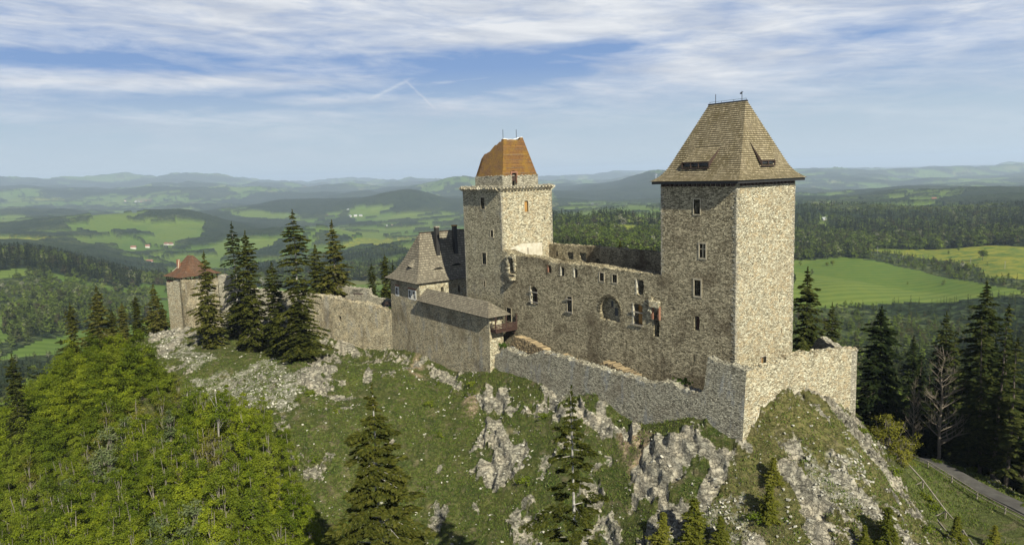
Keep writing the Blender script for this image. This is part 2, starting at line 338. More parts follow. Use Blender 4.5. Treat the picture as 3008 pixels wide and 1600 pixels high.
# mapped outlines on the ground, in metres
FARMAP = [
('F',[(-554,952),(-522,1034),(-438,1020),(-342,959),(-224,840),(-172,792),(-221,757),(-274,721),(-308,660),(-335,618)]),
('Y',[(-567,1213),(-328,1318),(-183,879),(-233,886),(-332,1030),(-386,1094),(-444,1116),(-507,1115)]),
('F',[(-1025,1787),(-1004,1813),(-737,1358),(-799,1420)]),
('F',[(-2123,4459),(-2471,5941),(-1602,3910),(-1764,3861)]),
('F',[(-2081,3657),(-2285,4307),(-1754,3360),(-1783,3186)]),
('F',[(-1981,4043),(-1863,4023),(-1661,3569),(-1718,3494)]),
('F',[(-1411,-29),(-1456,24),(-1459,106),(-1445,150),(-1371,88),(-1350,4),(-1355,-32)]),
('F',[(-1082,-1),(-1186,44),(-1059,45),(-920,26),(-881,-21)]),
('Y',[(-1392,109),(-1419,193),(-1360,182),(-1338,108)]),
('F',[(-1329,-14),(-1327,25),(-1250,18),(-1262,-23)]),
('Y',[(-3741,-83),(-3568,134),(-3138,171),(-2808,44),(-2912,-84)]),
('F',[(-3468,226),(-3672,400),(-3504,454),(-3096,363),(-3035,224)]),
('F',[(-3850,294),(-4092,514),(-8508,1679),(-8814,1996),(-4017,743),(-3849,527),(-3663,414)]),
('F',[(-6723,387),(-4336,647),(-3937,543),(-3935,403),(-4135,257)]),
('F',[(-6387,-70),(-6434,240),(-4367,119),(-5676,-75)]),
('F',[(-3858,599),(-3913,757),(-3812,828),(-3431,684),(-3369,556)]),
('F',[(-11221,1253),(-11252,1740),(-10394,1620),(-10310,1184)]),
('Y',[(-11457,553),(-11917,904),(-10874,901),(-10861,557)]),
('F',[(-11488,294),(-11361,525),(-10551,497),(-10383,215)]),
('F',[(-6848,1848),(-6393,1959),(-5249,1888),(-4673,1645),(-3172,996),(-5297,1494)]),
('F',[(-5270,2212),(-5161,2428),(-4952,2391),(-4863,2157)]),
('F',[(-5911,2274),(-5670,2351),(-5401,2236),(-5525,2121)]),
('F',[(-4791,2376),(-4629,2787),(-4292,2706),(-3615,2278),(-3992,2138)]),
('Y',[(-2823,1183),(-3280,1847),(-3283,2066),(-3136,1973),(-2433,1226),(-2636,1084)]),
('F',[(-2529,1055),(-2464,1347),(-2101,1146),(-1962,984),(-2244,931)]),
('F',[(-1974,828),(-1834,937),(-1472,690),(-1220,515)]),
('F',[(-3043,868),(-2998,954),(-2799,869),(-2881,817)]),
('F',[(-4778,1767),(-3771,1914),(-3622,2095),(-3394,1719),(-2849,1177),(-2949,1076)]),
('F',[(-4161,3419),(-3281,3032),(-2855,3146),(-976,1113),(-1048,1062),(-1034,957),(-1232,1028)]),
('Y',[(-945,940),(-932,994),(-869,930),(-839,844)]),
('F',[(-626,716),(-620,730),(-587,695),(-595,683)]),
('W',[(-2887,-84),(-2689,80),(-2777,256),(-2600,422),(-2324,390),(-1459,152),(-1437,65),(-1446,6),(-1503,-86)]),
('W',[(-10502,2706),(-11585,3850),(-12751,5728),(-12756,6555),(-6101,3772),(-4642,2928),(-5321,2369),(-5254,2013),(-5911,1742)]),
('W',[(-3935,560),(-8388,1813),(-5547,1511),(-5053,1814),(-2977,947),(-3237,721),(-3886,846),(-3992,794),(-3933,613)]),
('W',[(-5055,1994),(-5076,2190),(-4017,1932),(-4778,1767)]),
('W',[(-12396,952),(-14808,2732),(-11475,2746),(-11674,1610)]),
('W',[(-18159,13),(-20499,2906),(-14000,1951),(-12374,-28)]),
('W',[(-11959,10970),(-6563,6999),(-6460,7050),(-3825,4197),(-4224,3894),(-4101,3388),(-5852,4802)]),
('W',[(-9923,8130),(-12800,11491),(-6977,6414),(-6027,4945)]),
('W',[(-2399,983),(-2143,1077),(-1905,1024),(-1838,920),(-2078,860)]),
('W',[(-2853,4472),(-2888,5290),(-5474,11097),(-3393,7901),(-2123,4459),(-2033,3652),(-2179,3443)]),
('W',[(-1506,3709),(-3059,9372),(-706,2401),(-1287,3031)]),
('M',[(-969,1595),(-652,1387),(-371,1338),(-348,1343),(-328,1284),(-556,1193),(-542,1056),(-588,1015)]),
('M',[(-1368,-56),(-1391,188),(-1054,126),(-787,-73)]),
]
NEARMAP = [
('R',[(15.9,-8.6),(33.6,-4.4),(49.2,-5.0),(67.3,-5.6),(72.1,-4.0),(71.9,-5.3),(63.1,-8.4),(51.5,-7.3),(32.6,-9.6),(18.9,-10.7)]),
('R',[(22.0,-12.4),(27.3,-11.4),(39.2,-13.9),(41.1,-16.2),(38.0,-18.4),(34.0,-19.8),(25.7,-15.7)]),
('R',[(15.9,-6.9),(34.8,-5.4),(40.0,-8.1),(20.7,-8.4)]),
('R',[(49.6,-5.4),(61.5,-6.7),(69.9,-5.0),(72.4,-4.4),(68.4,-7.0),(69.4,-9.0),(67.6,-10.5),(67.9,-14.6),(63.8,-13.7),(59.1,-12.5),(55.4,-10.3),(57.1,-9.0)]),
('R',[(63.5,-13.4),(68.4,-11.5),(72.4,-13.3),(65.2,-16.6)]),
('R',[(70.2,-1.8),(73.7,-1.4),(78.4,-1.9),(81.0,-4.2),(84.7,-5.5),(78.9,-9.5),(75.2,-8.2),(74.0,-5.0),(71.7,-4.3)]),
('R',[(76.1,5.2),(74.5,14.6),(75.3,19.6),(80.5,14.9),(90.4,3.2),(88.0,-2.5),(83.3,0.1),(80.6,0.4),(78.9,4.9)]),
('R',[(77.4,-0.3),(81.5,1.4),(85.6,-0.6),(84.5,-3.6),(81.0,-4.2)]),
('R',[(-1002.8,108.2),(-974.1,146.6),(-60.4,-40.6),(-56.7,-45.0),(-52.4,-49.4),(-66.5,-48.0)]),
('R',[(-68.9,-42.4),(-54.8,-34.7),(-50.0,-36.0),(-58.1,-43.8)]),
('R',[(-47.1,-15.1),(-36.1,-8.5),(-18.4,-6.1),(-16.4,-8.2),(-33.2,-10.0),(-41.6,-14.5)]),
('R',[(-26.7,-7.0),(-11.2,-5.1),(-6.0,-8.0),(-2.9,-12.5)]),
('R',[(-15.1,-30.8),(-38.7,-14.6),(-33.2,-13.0),(-8.8,-26.8),(-4.8,-32.4)]),
('R',[(-9.8,-5.9),(1.4,-5.8),(14.7,-8.8),(7.5,-8.7),(-6.0,-8.0)]),
('C',[(-35.3,-45.8),(-32.0,-37.7),(-14.6,-35.0),(-7.5,-38.2),(-9.5,-42.8),(-30.1,-46.4)]),
('C',[(-29.8,-41.7),(-35.8,-29.6),(-14.6,-30.1),(-2.6,-34.8),(-6.5,-41.6)]),
('C',[(-982.2,77.6),(-52.4,-42.5),(-40.4,-38.6),(-36.8,-44.6),(-56.1,-48.7)]),
('C',[(75.5,-0.7),(80.3,4.4),(87.9,-0.6),(82.6,-3.6)]),
('C',[(68.6,-8.7),(73.9,-6.4),(76.6,-10.1),(72.8,-13.2)]),
('S',[(-12.7,-6.2),(-9.7,-5.7),(-1.6,-10.5),(-2.7,-11.5),(-9.8,-8.7)]),
('S',[(15.2,-10.0),(17.2,-8.6),(19.4,-9.7),(20.9,-12.9)]),
('S',[(50.6,-6.4),(55.3,-6.2),(59.9,-8.8),(57.2,-9.8),(53.0,-8.7)]),
('D',[(68.7,1.0),(70.6,5.6),(72.7,8.8),(76.9,4.7),(77.4,-0.3),(73.5,-1.1),(70.4,-1.7)]),
('D',[(67.7,-6.9),(72.4,-4.4),(75.7,-6.6),(77.1,-10.8),(72.8,-13.2),(69.4,-9.0)]),
]
VILLAGES = {'distant hamlet on the far left slopes': [(-11163, 1602, 11414), (-11117, 1725, 11387), (-11098, 1759, 11374), (-11068, 1783, 11348), (-11109, 1851, 11400), (-11075, 1894, 11374), (-9037, 1789, 9352)], 'farmstead among the left fields': [(-6708, 417, 6853), (-7002, 583, 7159), (-7024, 615, 7184), (-7045, 656, 7209), (-6115, 244, 6250)], 'valley houses left of the bastion': [(-3040, 203, 3179), (-3171, 477, 3344), (-3290, 570, 3478), (-3279, 586, 3470), (-3126, 418, 3291), (-2690, 397, 2856)], 'village in the middle distance beyond the firs': [(-5156, 2148, 5733), (-5085, 2130, 5660), (-5088, 2156, 5673), (-5073, 2192, 5673), (-5063, 2230, 5680), (-5047, 2265, 5680), (-5323, 2269, 5934), (-5298, 2276, 5914), (-5217, 2068, 5759)], 'village high on the hazy ridge': [(-13685, 5066, 14738), (-13557, 5163, 14654), (-13482, 5218, 14603), (-13383, 5241, 14519)], 'sunlit town blocks beyond the green fields': [(-3997, 1974, 4606), (-3980, 1994, 4601), (-3958, 2004, 4585), (-3945, 2041, 4590), (-3772, 2034, 4434)], 'long farm hall behind the firs': [(-2692, 824, 2960), (-2669, 841, 2943)], 'village on the right-hand hill': [(-1532, 3660, 4091), (-1506, 3687, 4105), (-1469, 3687, 4091), (-1427, 3690, 4077), (-1374, 3656, 4025), (-1583, 3679, 4129), (-1741, 3492, 4030), (-1629, 3198, 3718)], 'houses in the wood right of the big tower': [(-968, 1724, 2110), (-1044, 1740, 2164)], 'white farmhouses between the towers': [(-4015, 3664, 5583), (-4047, 3783, 5687)]}
BLOSSOM = [(-1276, -30, 1403), (-1264, -56, 1391), (-1409, 126, 1550), (-1066, -53, 1193), (-1305, -7, 1433), (-635, 1172, 1465), (-606, 1175, 1453), (-310, 967, 1134), (-682, 1178, 1495)]
POLES = [(-499, 1109, 1343), (-432, 1056, 1265), (-327, 1032, 1200), (-266, 982, 1132)]
FIELDTREE = [(-331, 1080, 1246), (-471, 930, 1173), (-475, 922, 1169), (-305, 968, 1133)]
MAST = [(-6102, 6579, 9118)]
# ---------------------------------------------------------------- land masks
def inpoly(x, y, P):
    P = np.array(P, float); c = np.zeros(x.shape, bool); n = len(P); j = n-1
    bb = (x > P[:, 0].min()) & (x < P[:, 0].max()) & (y > P[:, 1].min()) & (y < P[:, 1].max())
    if not bb.any(): return c
    xs, ys = x[bb], y[bb]; r_ = np.zeros(xs.shape, bool)
    for i in range(n):
        xi, yi, xj, yj = P[i, 0], P[i, 1], P[j, 0], P[j, 1]
        if yi != yj:
            r_ ^= ((yi > ys) != (yj > ys)) & (xs < (xj-xi)*(ys-yi)/(yj-yi)+xi)
        j = i
    c[bb] = r_; return c
def cover(x, y):
    """forest 0..1, share of broadleaf, yellow bloom, for points of the country round the castle"""
    h = np.hypot(x-CAM[0], y-CAM[1])
    wx = x + (fbm(x, y, 90, 3, 71)-.5)*np.minimum(h*.02, 60)*1.6
    wy = y + (fbm(x, y, 90, 3, 72)-.5)*np.minimum(h*.02, 60)*1.6
    n = fbm(x, y, 900, 4, 21)*.6 + fbm(x, y, 300, 3, 23)*.4
    woods = (n > 0.475).astype(float)
    hedge = (np.abs(fbm(x, y, 700, 2, 41)-.5) < .010) | (np.abs(fbm(x, y, 520, 2, 47)-.5) < .008)
    az = np.arctan2(x-CAM[0], y-CAM[1])
    right = az > -1.02
    woods = np.where((h < 2900) & right, 1.0, woods)
    woods = np.where((h < 900) & ~right, 1.0, woods)
    woods = np.maximum(woods, hedge & (h > 900))
    dec = sstep(.42, .60, fbm(x, y, 150, 3, 51))
    dec = np.where((h > 1500) & (h < 2300) & right, dec*.45, dec)
    dec = np.where((h > 900) & (h < 1550) & right, np.maximum(dec, .75), dec)
    dec = np.where(h > 2600, dec*.5, dec)
    bloom = np.zeros_like(woods)
    woods = np.where(h > 27000, 1.0, woods)
    for t, P in FARMAP:
        m = inpoly(wx, wy, P)
        if t in 'FY': woods[m] = 0; bloom[m] = 1 if t == 'Y' else .15
        elif t == 'W': woods[m] = 1; dec[m] *= .3
        elif t == 'M': woods[m] = 1; dec[m] = np.maximum(dec[m], .7)
    cop = fbm(x, y, 130, 3, 61)+.35*(fbm(x, y, 600, 2, 63)-.5); woods = np.where((h > 1500) & (h < 12000) & (cop > .655), 1.0, woods)
    return woods, dec, bloom
def near_masks(x, y):
    wx = x + (fbm(x, y, 3, 3, 81)-.5)*5; wy = y + (fbm(x, y, 3, 3, 82)-.5)*5
    o = {k: np.zeros(x.shape) for k in 'RCSD'}
    for t, P in NEARMAP: o[t][inpoly(wx, wy, P)] = 1
    return o
def blur(a, n):
    k = np.hanning(n+2)[1:-1]; k /= k.sum()
    for ax in (0, 1):
        a = np.apply_along_axis(lambda v: np.convolve(np.pad(v, n//2, mode='edge'), k, 'valid'), ax, a)
    return a
def fan(hs, azs):
    H, A = np.meshgrid(hs, azs, indexing='ij')
    x = CAM[0]+H*np.sin(A); y = CAM[1]+H*np.cos(A)
    nr, nc = H.shape; i = np.arange(nr*nc).reshape(nr, nc)
    q = np.stack([i[:-1, :-1], i[:-1, 1:], i[1:, 1:], i[1:, :-1]], -1).reshape(-1, 4)[:, ::-1]
    return x, y, q
YAWC = YAW
AZN = YAWC + np.radians(np.linspace(-44, 44, 1600))

# ---- castle hill
hs = np.concatenate([np.linspace(42, 150, 400), np.linspace(150.5, 262, 220)[1:]])
X, Y, Q = fan(hs, AZN)
Z = ground(X, Y)
nm = near_masks(X, Y)
rock = blur(nm['R'], 9); scree = nm['C']; soil = blur(nm['S'], 7); dry = blur(nm['D'], 21)
rough = fbm(X, Y, 9, 4, 91)
MEADOW = [(74, 37), (77.5, 21), (85, 13.5), (92, 6), (99, -1), (112, -4), (130, 20), (120, 12), (104, 20), (91.6, 28), (83, 33)]
mead = blur(inpoly(X, Y, MEADOW).astype(float), 9)
spur = blur(inpoly(X, Y, [(69, -4), (71, 20), (80, 16), (92, 4), (104, -20), (90, -24), (76, -12)]).astype(float), 15)
slab = sstep(.50, .60, fbm(X*.28+Y*.10, Y*1.0, 1.9, 4, 141, .6)+.06*fbm(X, Y, 8, 2, 143)); rock = np.maximum(rock, spur*.55)
speck = sstep(.56, .66, fbm(X, Y, 2.6, 4, 93)+.05*(rough-.5))
inside = (Y > -3) & (Y < 14) & (X > -30) & (X < 70)
out_ = np.where(inside, 0, 1.0)
rk = np.clip(rock*sstep(.40, .52, fbm(X, Y, 3.6, 5, 95, .6)+.05*rock) + .6*speck*sstep(.5, .62, rough)*(1-dry), 0, 1)*out_*(1-mead)
rk = rk*(1-spur) + spur*np.clip(slab*(1.0-.75*dry)*1.1, 0, 1)*(1-mead)
dry = np.clip(np.maximum(dry, spur*.8), 0, 1)
# beds of rock that dip along the ridge, broken across
sx_, sy_ = X*.80+Y*.60, -X*.60+Y*.80
bed = fbm(sx_*.35, sy_, 2.2, 4, 101, .55, True); blk = fbm(X, Y, 3.4, 4, 103, .5, True); fin = fbm(sx_*.5, sy_, .7, 3, 107, .6, True)
cr = np.floor(blk*5+bed*2)/5
w_ = (Z + .42*(X*.75-Y*.30))/1.7 + fbm(X, Y, 7, 4, 131)*2.2; fr_ = w_-np.floor(w_); led = (sstep(.42, .72, fr_)-fr_)*1.7
w2_ = (Z*.6 - .5*(X*.3+Y*.8))/.62 + fbm(X, Y, 2.4, 4, 133)*2.0; f2_ = w2_-np.floor(w2_); led2 = (sstep(.4, .75, f2_)-f2_)*.55
rel_ = sstep(0, .5, rk)
Z = Z + rel_*(led*.85 + led2 + (bed-.55)*1.0 + (cr-.75)*.7 + (fin-.5)*.35) + (1-rk)*(1-.7*mead)*((fbm(X, Y, 5, 4, 111)-.5)*.8 + (fbm(X, Y, 1.1, 3, 113)-.5)*.28)*out_
rockm = np.clip(rk + .0*scree, 0, 1)
me = np_mesh('castle_hill', np.stack([X, Y, Z], -1).reshape(-1, 3), Q, True,
             {'rock': rockm.ravel(), 'scree': scree.ravel(), 'soil': soil.ravel(), 'dry': dry.ravel(), 'meadow': mead.ravel()})
HX, HY, HZ, HROCK = X, Y, Z, rk

def mat(name):
    m = bpy.data.materials.new(name); m.use_nodes = True; t = NT(m.node_tree)
    b = next(n for n in t.n if n.type == 'BSDF_PRINCIPLED'); b.inputs['Specular IOR Level'].default_value = 0.25
    b.inputs['Roughness'].default_value = 0.85
    t.b = b; t.o = next(n for n in t.n if n.type == 'OUTPUT_MATERIAL')
    t.tc = t.node('ShaderNodeTexCoord'); t.obj = t.tc.outputs['Object']; t.m = m
    return t
def attr(t, n):
    a = t.node('ShaderNodeAttribute'); a.attribute_name = n; return a.outputs['Fac']

t = mat('hill_ground')
P_ = t.node('ShaderNodeNewGeometry').outputs['Position']
g1 = t.noise(P_, .35, 6, .6); g2 = t.noise(P_, 2.2, 5, .65); g3 = t.noise(P_, 9, 3, .6)
grass = t.mix(t.remap(g1, .35, .65), (.034, .052, .008), (.064, .074, .014))
grass = t.mix(t.remap(g2, .50, .72), grass, (.105, .094, .038))
grass = t.mix(t.remap(g2, .30, .44, 1, 0), grass, (.026, .052, .008))
grass = t.mix(t.remap(g3, .55, .72, 0, .75), grass, (.165, .150, .075))
dryc = t.mix(t.remap(g2, .4, .6), (.095, .090, .030), (.150, .125, .050))
grass = t.mix(t.math('MULTIPLY', attr(t, 'dry'), .75), grass, dryc)
grass = t.mix(t.math('MULTIPLY', attr(t, 'meadow'), .7), grass, t.mix(t.remap(g3, .35, .7), (.062, .090, .018), (.130, .130, .050)))
soilc = t.mix(t.remap(g2, .4, .62), (.165, .118, .074), (.33, .26, .165))
grass = t.mix(t.math('MULTIPLY', attr(t, 'soil'), t.remap(g1, .30, .42)), grass, soilc)
grass = t.mix(t.remap(t.noise(P_, .45, 6, .66), .54, .66, 0, .8), grass, (.125, .105, .058))
grass = t.mix(t.math('MULTIPLY', attr(t, 'scree'), t.remap(t.noise(P_, .6, 6, .7), .44, .56, 0, .85)), grass, t.mix(g3, (.17, .16, .115), (.34, .32, .26)))
# loose white stones
vs = t.voronoi(t.mapping(P_, (1, 1, 1.3)), 2.3); vc = t.voronoi(t.mapping(P_, (1, 1, 1.3)), 2.3, out='Color')
sep = t.node('ShaderNodeSeparateColor'); t.set(sep.inputs[0], vc)
dens = t.math('ADD', t.math('MULTIPLY', attr(t, 'scree'), .30), t.math('MULTIPLY', t.remap(t.noise(P_, .22, 4, .6), .45, .72, .01, .14), t.math('SUBTRACT', 1.0, attr(t, 'meadow'))))
on = t.math('MULTIPLY', t.math('LESS_THAN', sep.outputs[0], dens), t.math('LESS_THAN', vs, t.math('MULTIPLY', sep.outputs[1], .38)))
stonec = t.mix(sep.outputs[2], (.18, .17, .135), (.38, .36, .295))
grass = t.mix(on, grass, stonec)
rn = t.noise(t.mapping(P_, (1, 1, 2.4)), 1.1, 8, .68); rv = t.math('ABSOLUTE', t.math('SUBTRACT', t.noise(t.mapping(P_, (1, 1, 1.8), rot=(.4, .3, 0)), .8, 6, .62, .6), .5))
rf = t.noise(P_, 6.0, 6, .7)
rc = t.mix(t.remap(rn, .36, .62), (.080, .073, .056), (.36, .33, .255))
rc = t.mix(t.remap(t.noise(P_, .3, 4, .6), .50, .64, 0, .6), rc, (.44, .385, .29))
rc = t.mix(t.remap(rf, .52, .70, 0, .8), rc, (.105, .10, .088))
rc = t.mix(t.remap(rv, .0, .020, .85, 0), rc, (.045, .042, .034))
rm = t.remap(t.math('ADD', attr(t, 'rock'), t.math('MULTIPLY', t.math('SUBTRACT', g2, .5), 1.1)), .40, .58)
colr = t.mix(rm, grass, rc)
t.set(t.b.inputs['Base Color'], colr)
hgt = t.math('ADD', t.math('MULTIPLY', rf, .35), t.math('ADD', rn, t.math('MULTIPLY', t.remap(rv, 0, .05), .5)))
hgt = t.math('ADD', hgt, t.math('MULTIPLY', on, .5)); hgt = t.math('ADD', hgt, t.math('MULTIPLY', g3, .4))
t.set(t.b.inputs['Normal'], t.bump(hgt, .35, 1.0)); t.b.inputs['Specular IOR Level'].default_value = .12
hill = link('hill', me, None, t.m); tag(hill, kind='structure')

# ---- country beyond
hs = np.exp(np.linspace(math.log(260), math.log(52000), 560)); AZF = YAWC + np.radians(np.linspace(-46, 46, 1250))
X, Y, Q = fan(hs, AZF); Z = ground(X, Y)
H_ = np.hypot(X-CAM[0], Y-CAM[1])
wd, dc, bl = cover(X, Y)
can = sstep(1500, 2600, H_)*(11+6*fbm(X, Y, 26, 2, 121)+5*fbm(X, Y, 120, 2, 123))
Z = Z + wd*can - (H_/1000)**2*.02 - .6*sstep(258, 262, H_)*0
me = np_mesh('valley', np.stack([X, Y, Z], -1).reshape(-1, 3), Q, True,
             {'forest': wd.ravel(), 'decid': dc.ravel(), 'bloom': bl.ravel()})
t = mat('valley_ground')
P_ = t.node('ShaderNodeNewGeometry').outputs['Position']
f1 = t.noise(P_, .0016, 3, .5); f2 = t.noise(P_, .012, 5, .6); f3 = t.noise(P_, .06, 4, .65)
fv = t.voronoi(t.mapping(P_, (1, 1, .1)), .0032, out='Color'); sep = t.node('ShaderNodeSeparateColor'); t.set(sep.inputs[0], fv)
stripe = t.node('ShaderNodeTexWave'); t.set(stripe.inputs['Vector'], t.mapping(P_, rot=(0, 0, R(28)))); stripe.inputs['Scale'].default_value = .016
stripe.inputs['Distortion'].default_value = .5; stripe.inputs['Detail'].default_value = 3
fld = t.mix(sep.outputs[0], (.066, .110, .018), (.105, .140, .030))
fld = t.mix(t.math('MULTIPLY', stripe.outputs['Fac'], .6), fld, (.046, .080, .012))
fld = t.mix(t.math('MULTIPLY', attr(t, 'bloom'), t.remap(f3, .40, .62)), fld, (.190, .180, .022))
fld = t.mix(t.math('MULTIPLY', t.math('GREATER_THAN', sep.outputs[1], .93), .5), fld, (.15, .125, .07))
con = t.mix(t.remap(f2, .35, .65), (.014, .024, .010), (.032, .046, .018))
dec = t.mix(t.remap(f3, .35, .65), (.055, .080, .020), (.115, .125, .045))
fo = t.mix(t.math('MULTIPLY', attr(t, 'decid'), t.remap(f3, .35, .6)), con, dec)
pine = t.voronoi(P_, .10); fo = t.mix(t.remap(pine, .2, .7, 0, .6), fo, (.010, .016, .008))
t.set(t.b.inputs['Base Color'], t.mix(attr(t, 'forest'), fld, fo))
t.set(t.b.inputs['Normal'], t.bump(t.math('MULTIPLY', attr(t, 'forest'), t.math('ADD', f3, pine)), 6.0, .8))
t.b.inputs['Specular IOR Level'].default_value = .05
valley = link('valley_terrain', me, None, t.m); tag(valley, kind='structure')

# ---- haze: one closed box of even, thin air
t = mat('haze_air'); t.n.remove(t.b)
pv = t.node('ShaderNodeVolumePrincipled'); pv.inputs['Color'].default_value = (.64, .78, .98, 1)
pv.inputs['Density'].default_value = 5.0e-5; pv.inputs['Anisotropy'].default_value = 0.1
t.l.new(pv.outputs[0], t.o.inputs['Volume'])
hz_ = MB(); zlo = float(min(Z.min(), HZ.min()))-2; zhi = max(float(Z.max()), 60)+6
hz_.box((-56000, -56000, zlo), (56000, 56000, zhi)); hz = hz_.build('haze', t.m); tag(hz, kind='stuff')
# ---------------------------------------------------------------- materials of the castle
def stone_mat(name, light, dark, scale=3.0, stain=(.10, .075, .05), stain_amt=.5, blue=.0, flat=2.9, warm=None, bumpd=.10):
    """thin-coursed rubble: flat stones of uneven tone, recessed joints, blotches of lime, damp and lichen"""
    t = mat(name); g = t.node('ShaderNodeNewGeometry').outputs['Position']
    wv = t.noise(g, .7, 3, .5, out=1); wv = t.vmath('SCALE', wv, scale=.5)
    P = t.mapping(t.vmath('ADD', g, wv), (1, 1, flat))
    c = t.voronoi(P, scale, out='Color'); e = t.voronoi(P, scale, 'DISTANCE_TO_EDGE')
    c2 = t.voronoi(P, scale*2.3, out='Color')
    sp = t.node('ShaderNodeSeparateColor'); t.set(sp.inputs[0], c); s2 = t.node('ShaderNodeSeparateColor'); t.set(s2.inputs[0], c2)
    n1 = t.noise(t.mapping(g, (1, 1, 2.2)), 5, 6, .72); n2 = t.noise(g, .22, 5, .6); n3 = t.noise(t.mapping(g, (1, 1, .35)), .5, 5, .65); n4 = t.noise(g, .9, 5, .6)
    v = t.math('ADD', t.math('MULTIPLY', sp.outputs[0], .5), t.math('MULTIPLY', s2.outputs[0], .22)); v = t.math('ADD', v, t.math('MULTIPLY', n1, .7))
    col = t.mix(t.remap(v, .40, 1.02), dark, light)
    if warm: col = t.mix(t.math('MULTIPLY', t.remap(t.math('ADD', n4, t.math('MULTIPLY', sp.outputs[1], .25)), .60, .78), .7), col, warm)
    col = t.mix(t.math('MULTIPLY', t.math('GREATER_THAN', s2.outputs[2], .93), .7), col, tuple(min(.72, x*1.35) for x in light))
    col = t.mix(t.math('MULTIPLY', t.math('LESS_THAN', s2.outputs[2], .16), .6), col, tuple(x*.5 for x in dark))
    col = t.mix(t.remap(e, .0, .045, .5, 0), col, tuple(x*.45 for x in dark))
    col = t.mix(t.remap(n2, .50, .70, 0, stain_amt), col, stain, 'MIX')
    col = t.mix(t.remap(n3, .56, .74, 0, stain_amt*.7), col, tuple(x*.8 for x in stain))
    if blue: col = t.mix(t.remap(n3, .32, .46, blue, 0), col, (.22, .24, .27))
    t.set(t.b.inputs['Base Color'], col); t.b.inputs['Specular IOR Level'].default_value = .08
    h = t.math('ADD', t.remap(e, 0, .14, 0, .8), t.math('MULTIPLY', sp.outputs[1], .6))
    h = t.math('ADD', h, t.math('ADD', t.math('MULTIPLY', n1, 1.1), t.math('MULTIPLY', s2.outputs[1], .25)))
    t.set(t.b.inputs['Normal'], t.bump(h, bumpd, 1.0)); return t.m
def plain(name, col, col2=None, sc=3.0, bump=.02, rough=.85, flat=1.0):
    t = mat(name); g = t.node('ShaderNodeNewGeometry').outputs['Position']
    n = t.noise(t.mapping(g, (1, 1, flat)), sc, 6, .65); col2 = col2 or tuple(x*.6 for x in col)
    t.set(t.b.inputs['Base Color'], t.mix(t.remap(n, .35, .65), col2, col)); t.b.inputs['Roughness'].default_value = rough
    t.set(t.b.inputs['Normal'], t.bump(n, bump, 1.0)); return t.m
M = {}
M['stone'] = stone_mat('rubble_stone', (.52, .465, .32), (.070, .060, .038), 2.5, blue=.2)
M['palace'] = stone_mat('palace_rubble', (.50, .43, .285), (.070, .058, .035), 2.5, (.070, .050, .030), .85)
M['outer'] = stone_mat('outer_rubble', (.46, .425, .325), (.062, .056, .042), 2.7, (.13, .10, .07), .45, blue=.6)
M['curtain'] = stone_mat('curtain_rubble', (.52, .46, .325), (.085, .072, .047), 2.5, (.105, .082, .052), .8, blue=.35, warm=(.50, .41, .26))
M['bright'] = stone_mat('pale_sunlit_rubble', (.64, .58, .42), (.125, .103, .062), 2.3, (.25, .19, .115), .35, warm=(.44, .34, .20), bumpd=.10)  # lighter copy of the rubble: sunlight put into the colour of sun-facing walls
M['ruin'] = stone_mat('weathered_rubble', (.47, .43, .33), (.14, .124, .09), 2.4, (.30, .26, .21), .4, blue=.2)
M['ashlar'] = plain('dressed_stone', (.34, .295, .21), (.22, .185, .125), 2)
M['plaster'] = plain('old_plaster', (.42, .39, .32), (.30, .265, .20), 1.2)
M['white'] = plain('white_stone', (.42, .385, .30), (.27, .24, .18), 2)
M['lime'] = plain('limewashed_frame', (.62, .60, .55), (.50, .48, .43), 2)
M['brick'] = plain('red_brick', (.22, .10, .06), (.15, .08, .05), 5)
M['darkwood'] = plain('dark_timber', (.050, .030, .022), (.028, .018, .014), 4)
M['redwood'] = plain('red_brown_timber', (.050, .026, .019), (.032, .017, .013), 4)
M['greywood'] = plain('weathered_timber', (.26, .23, .19), (.15, .13, .10), 4)
M['yellowwood'] = plain('ochre_boards', (.30, .165, .045), (.17, .09, .03), 4, flat=.2)
M['iron_and_shade'] = plain('dark_iron_and_shade', (.03, .03, .032), (.02, .02, .02), 4, rough=.5)  # real ironwork, and also the dark sheets that give shade in openings
M['lead'] = plain('bright_flashing', (.75, .75, .74), (.6, .6, .6), 4, rough=.4)
M['black'] = plain('chimney_sheet_and_eaves_shade', (.022, .020, .018), (.015, .014, .013), 4, rough=.6)
M['glass'] = plain('window_glass', (.02, .024, .03), (.015, .018, .02), 4, 0, .08)
M['moss'] = plain('wall_grass', (.075, .13, .02), (.16, .15, .03), 3, .1)
t = mat('lichen_brick'); g = t.node('ShaderNodeNewGeometry').outputs['Position']
n1 = t.noise(g, .55, 5, .6); n2 = t.noise(t.mapping(g, (1, 1, 1.8)), 2.6, 7, .75)
bt = t.node('ShaderNodeTexBrick'); t.set(bt.inputs['Vector'], t.mapping(g, (1.0, 1, 1), rot=(R(90), 0, 0))); bt.inputs['Scale'].default_value = 1.9
bt.inputs['Mortar Size'].default_value = .03; bt.inputs['Color1'].default_value = (.150, .070, .022, 1); bt.inputs['Color2'].default_value = (.270, .125, .032, 1); bt.inputs['Mortar'].default_value = (.15, .11, .07, 1)
col = t.mix(t.remap(n1, .44, .66, 0, .8), bt.outputs[0], (.27, .150, .020)); col = t.mix(t.remap(n2, .52, .66, 0, .85), col, (.075, .038, .02))
col = t.mix(t.remap(n2, .30, .40, .7, 0), col, (.30, .22, .13))
t.set(t.b.inputs['Base Color'], col); t.set(t.b.inputs['Normal'], t.bump(t.math('ADD', t.math('MULTIPLY', n2, 3), bt.outputs[1]), .12, 1)); M['lichen'] = t.m
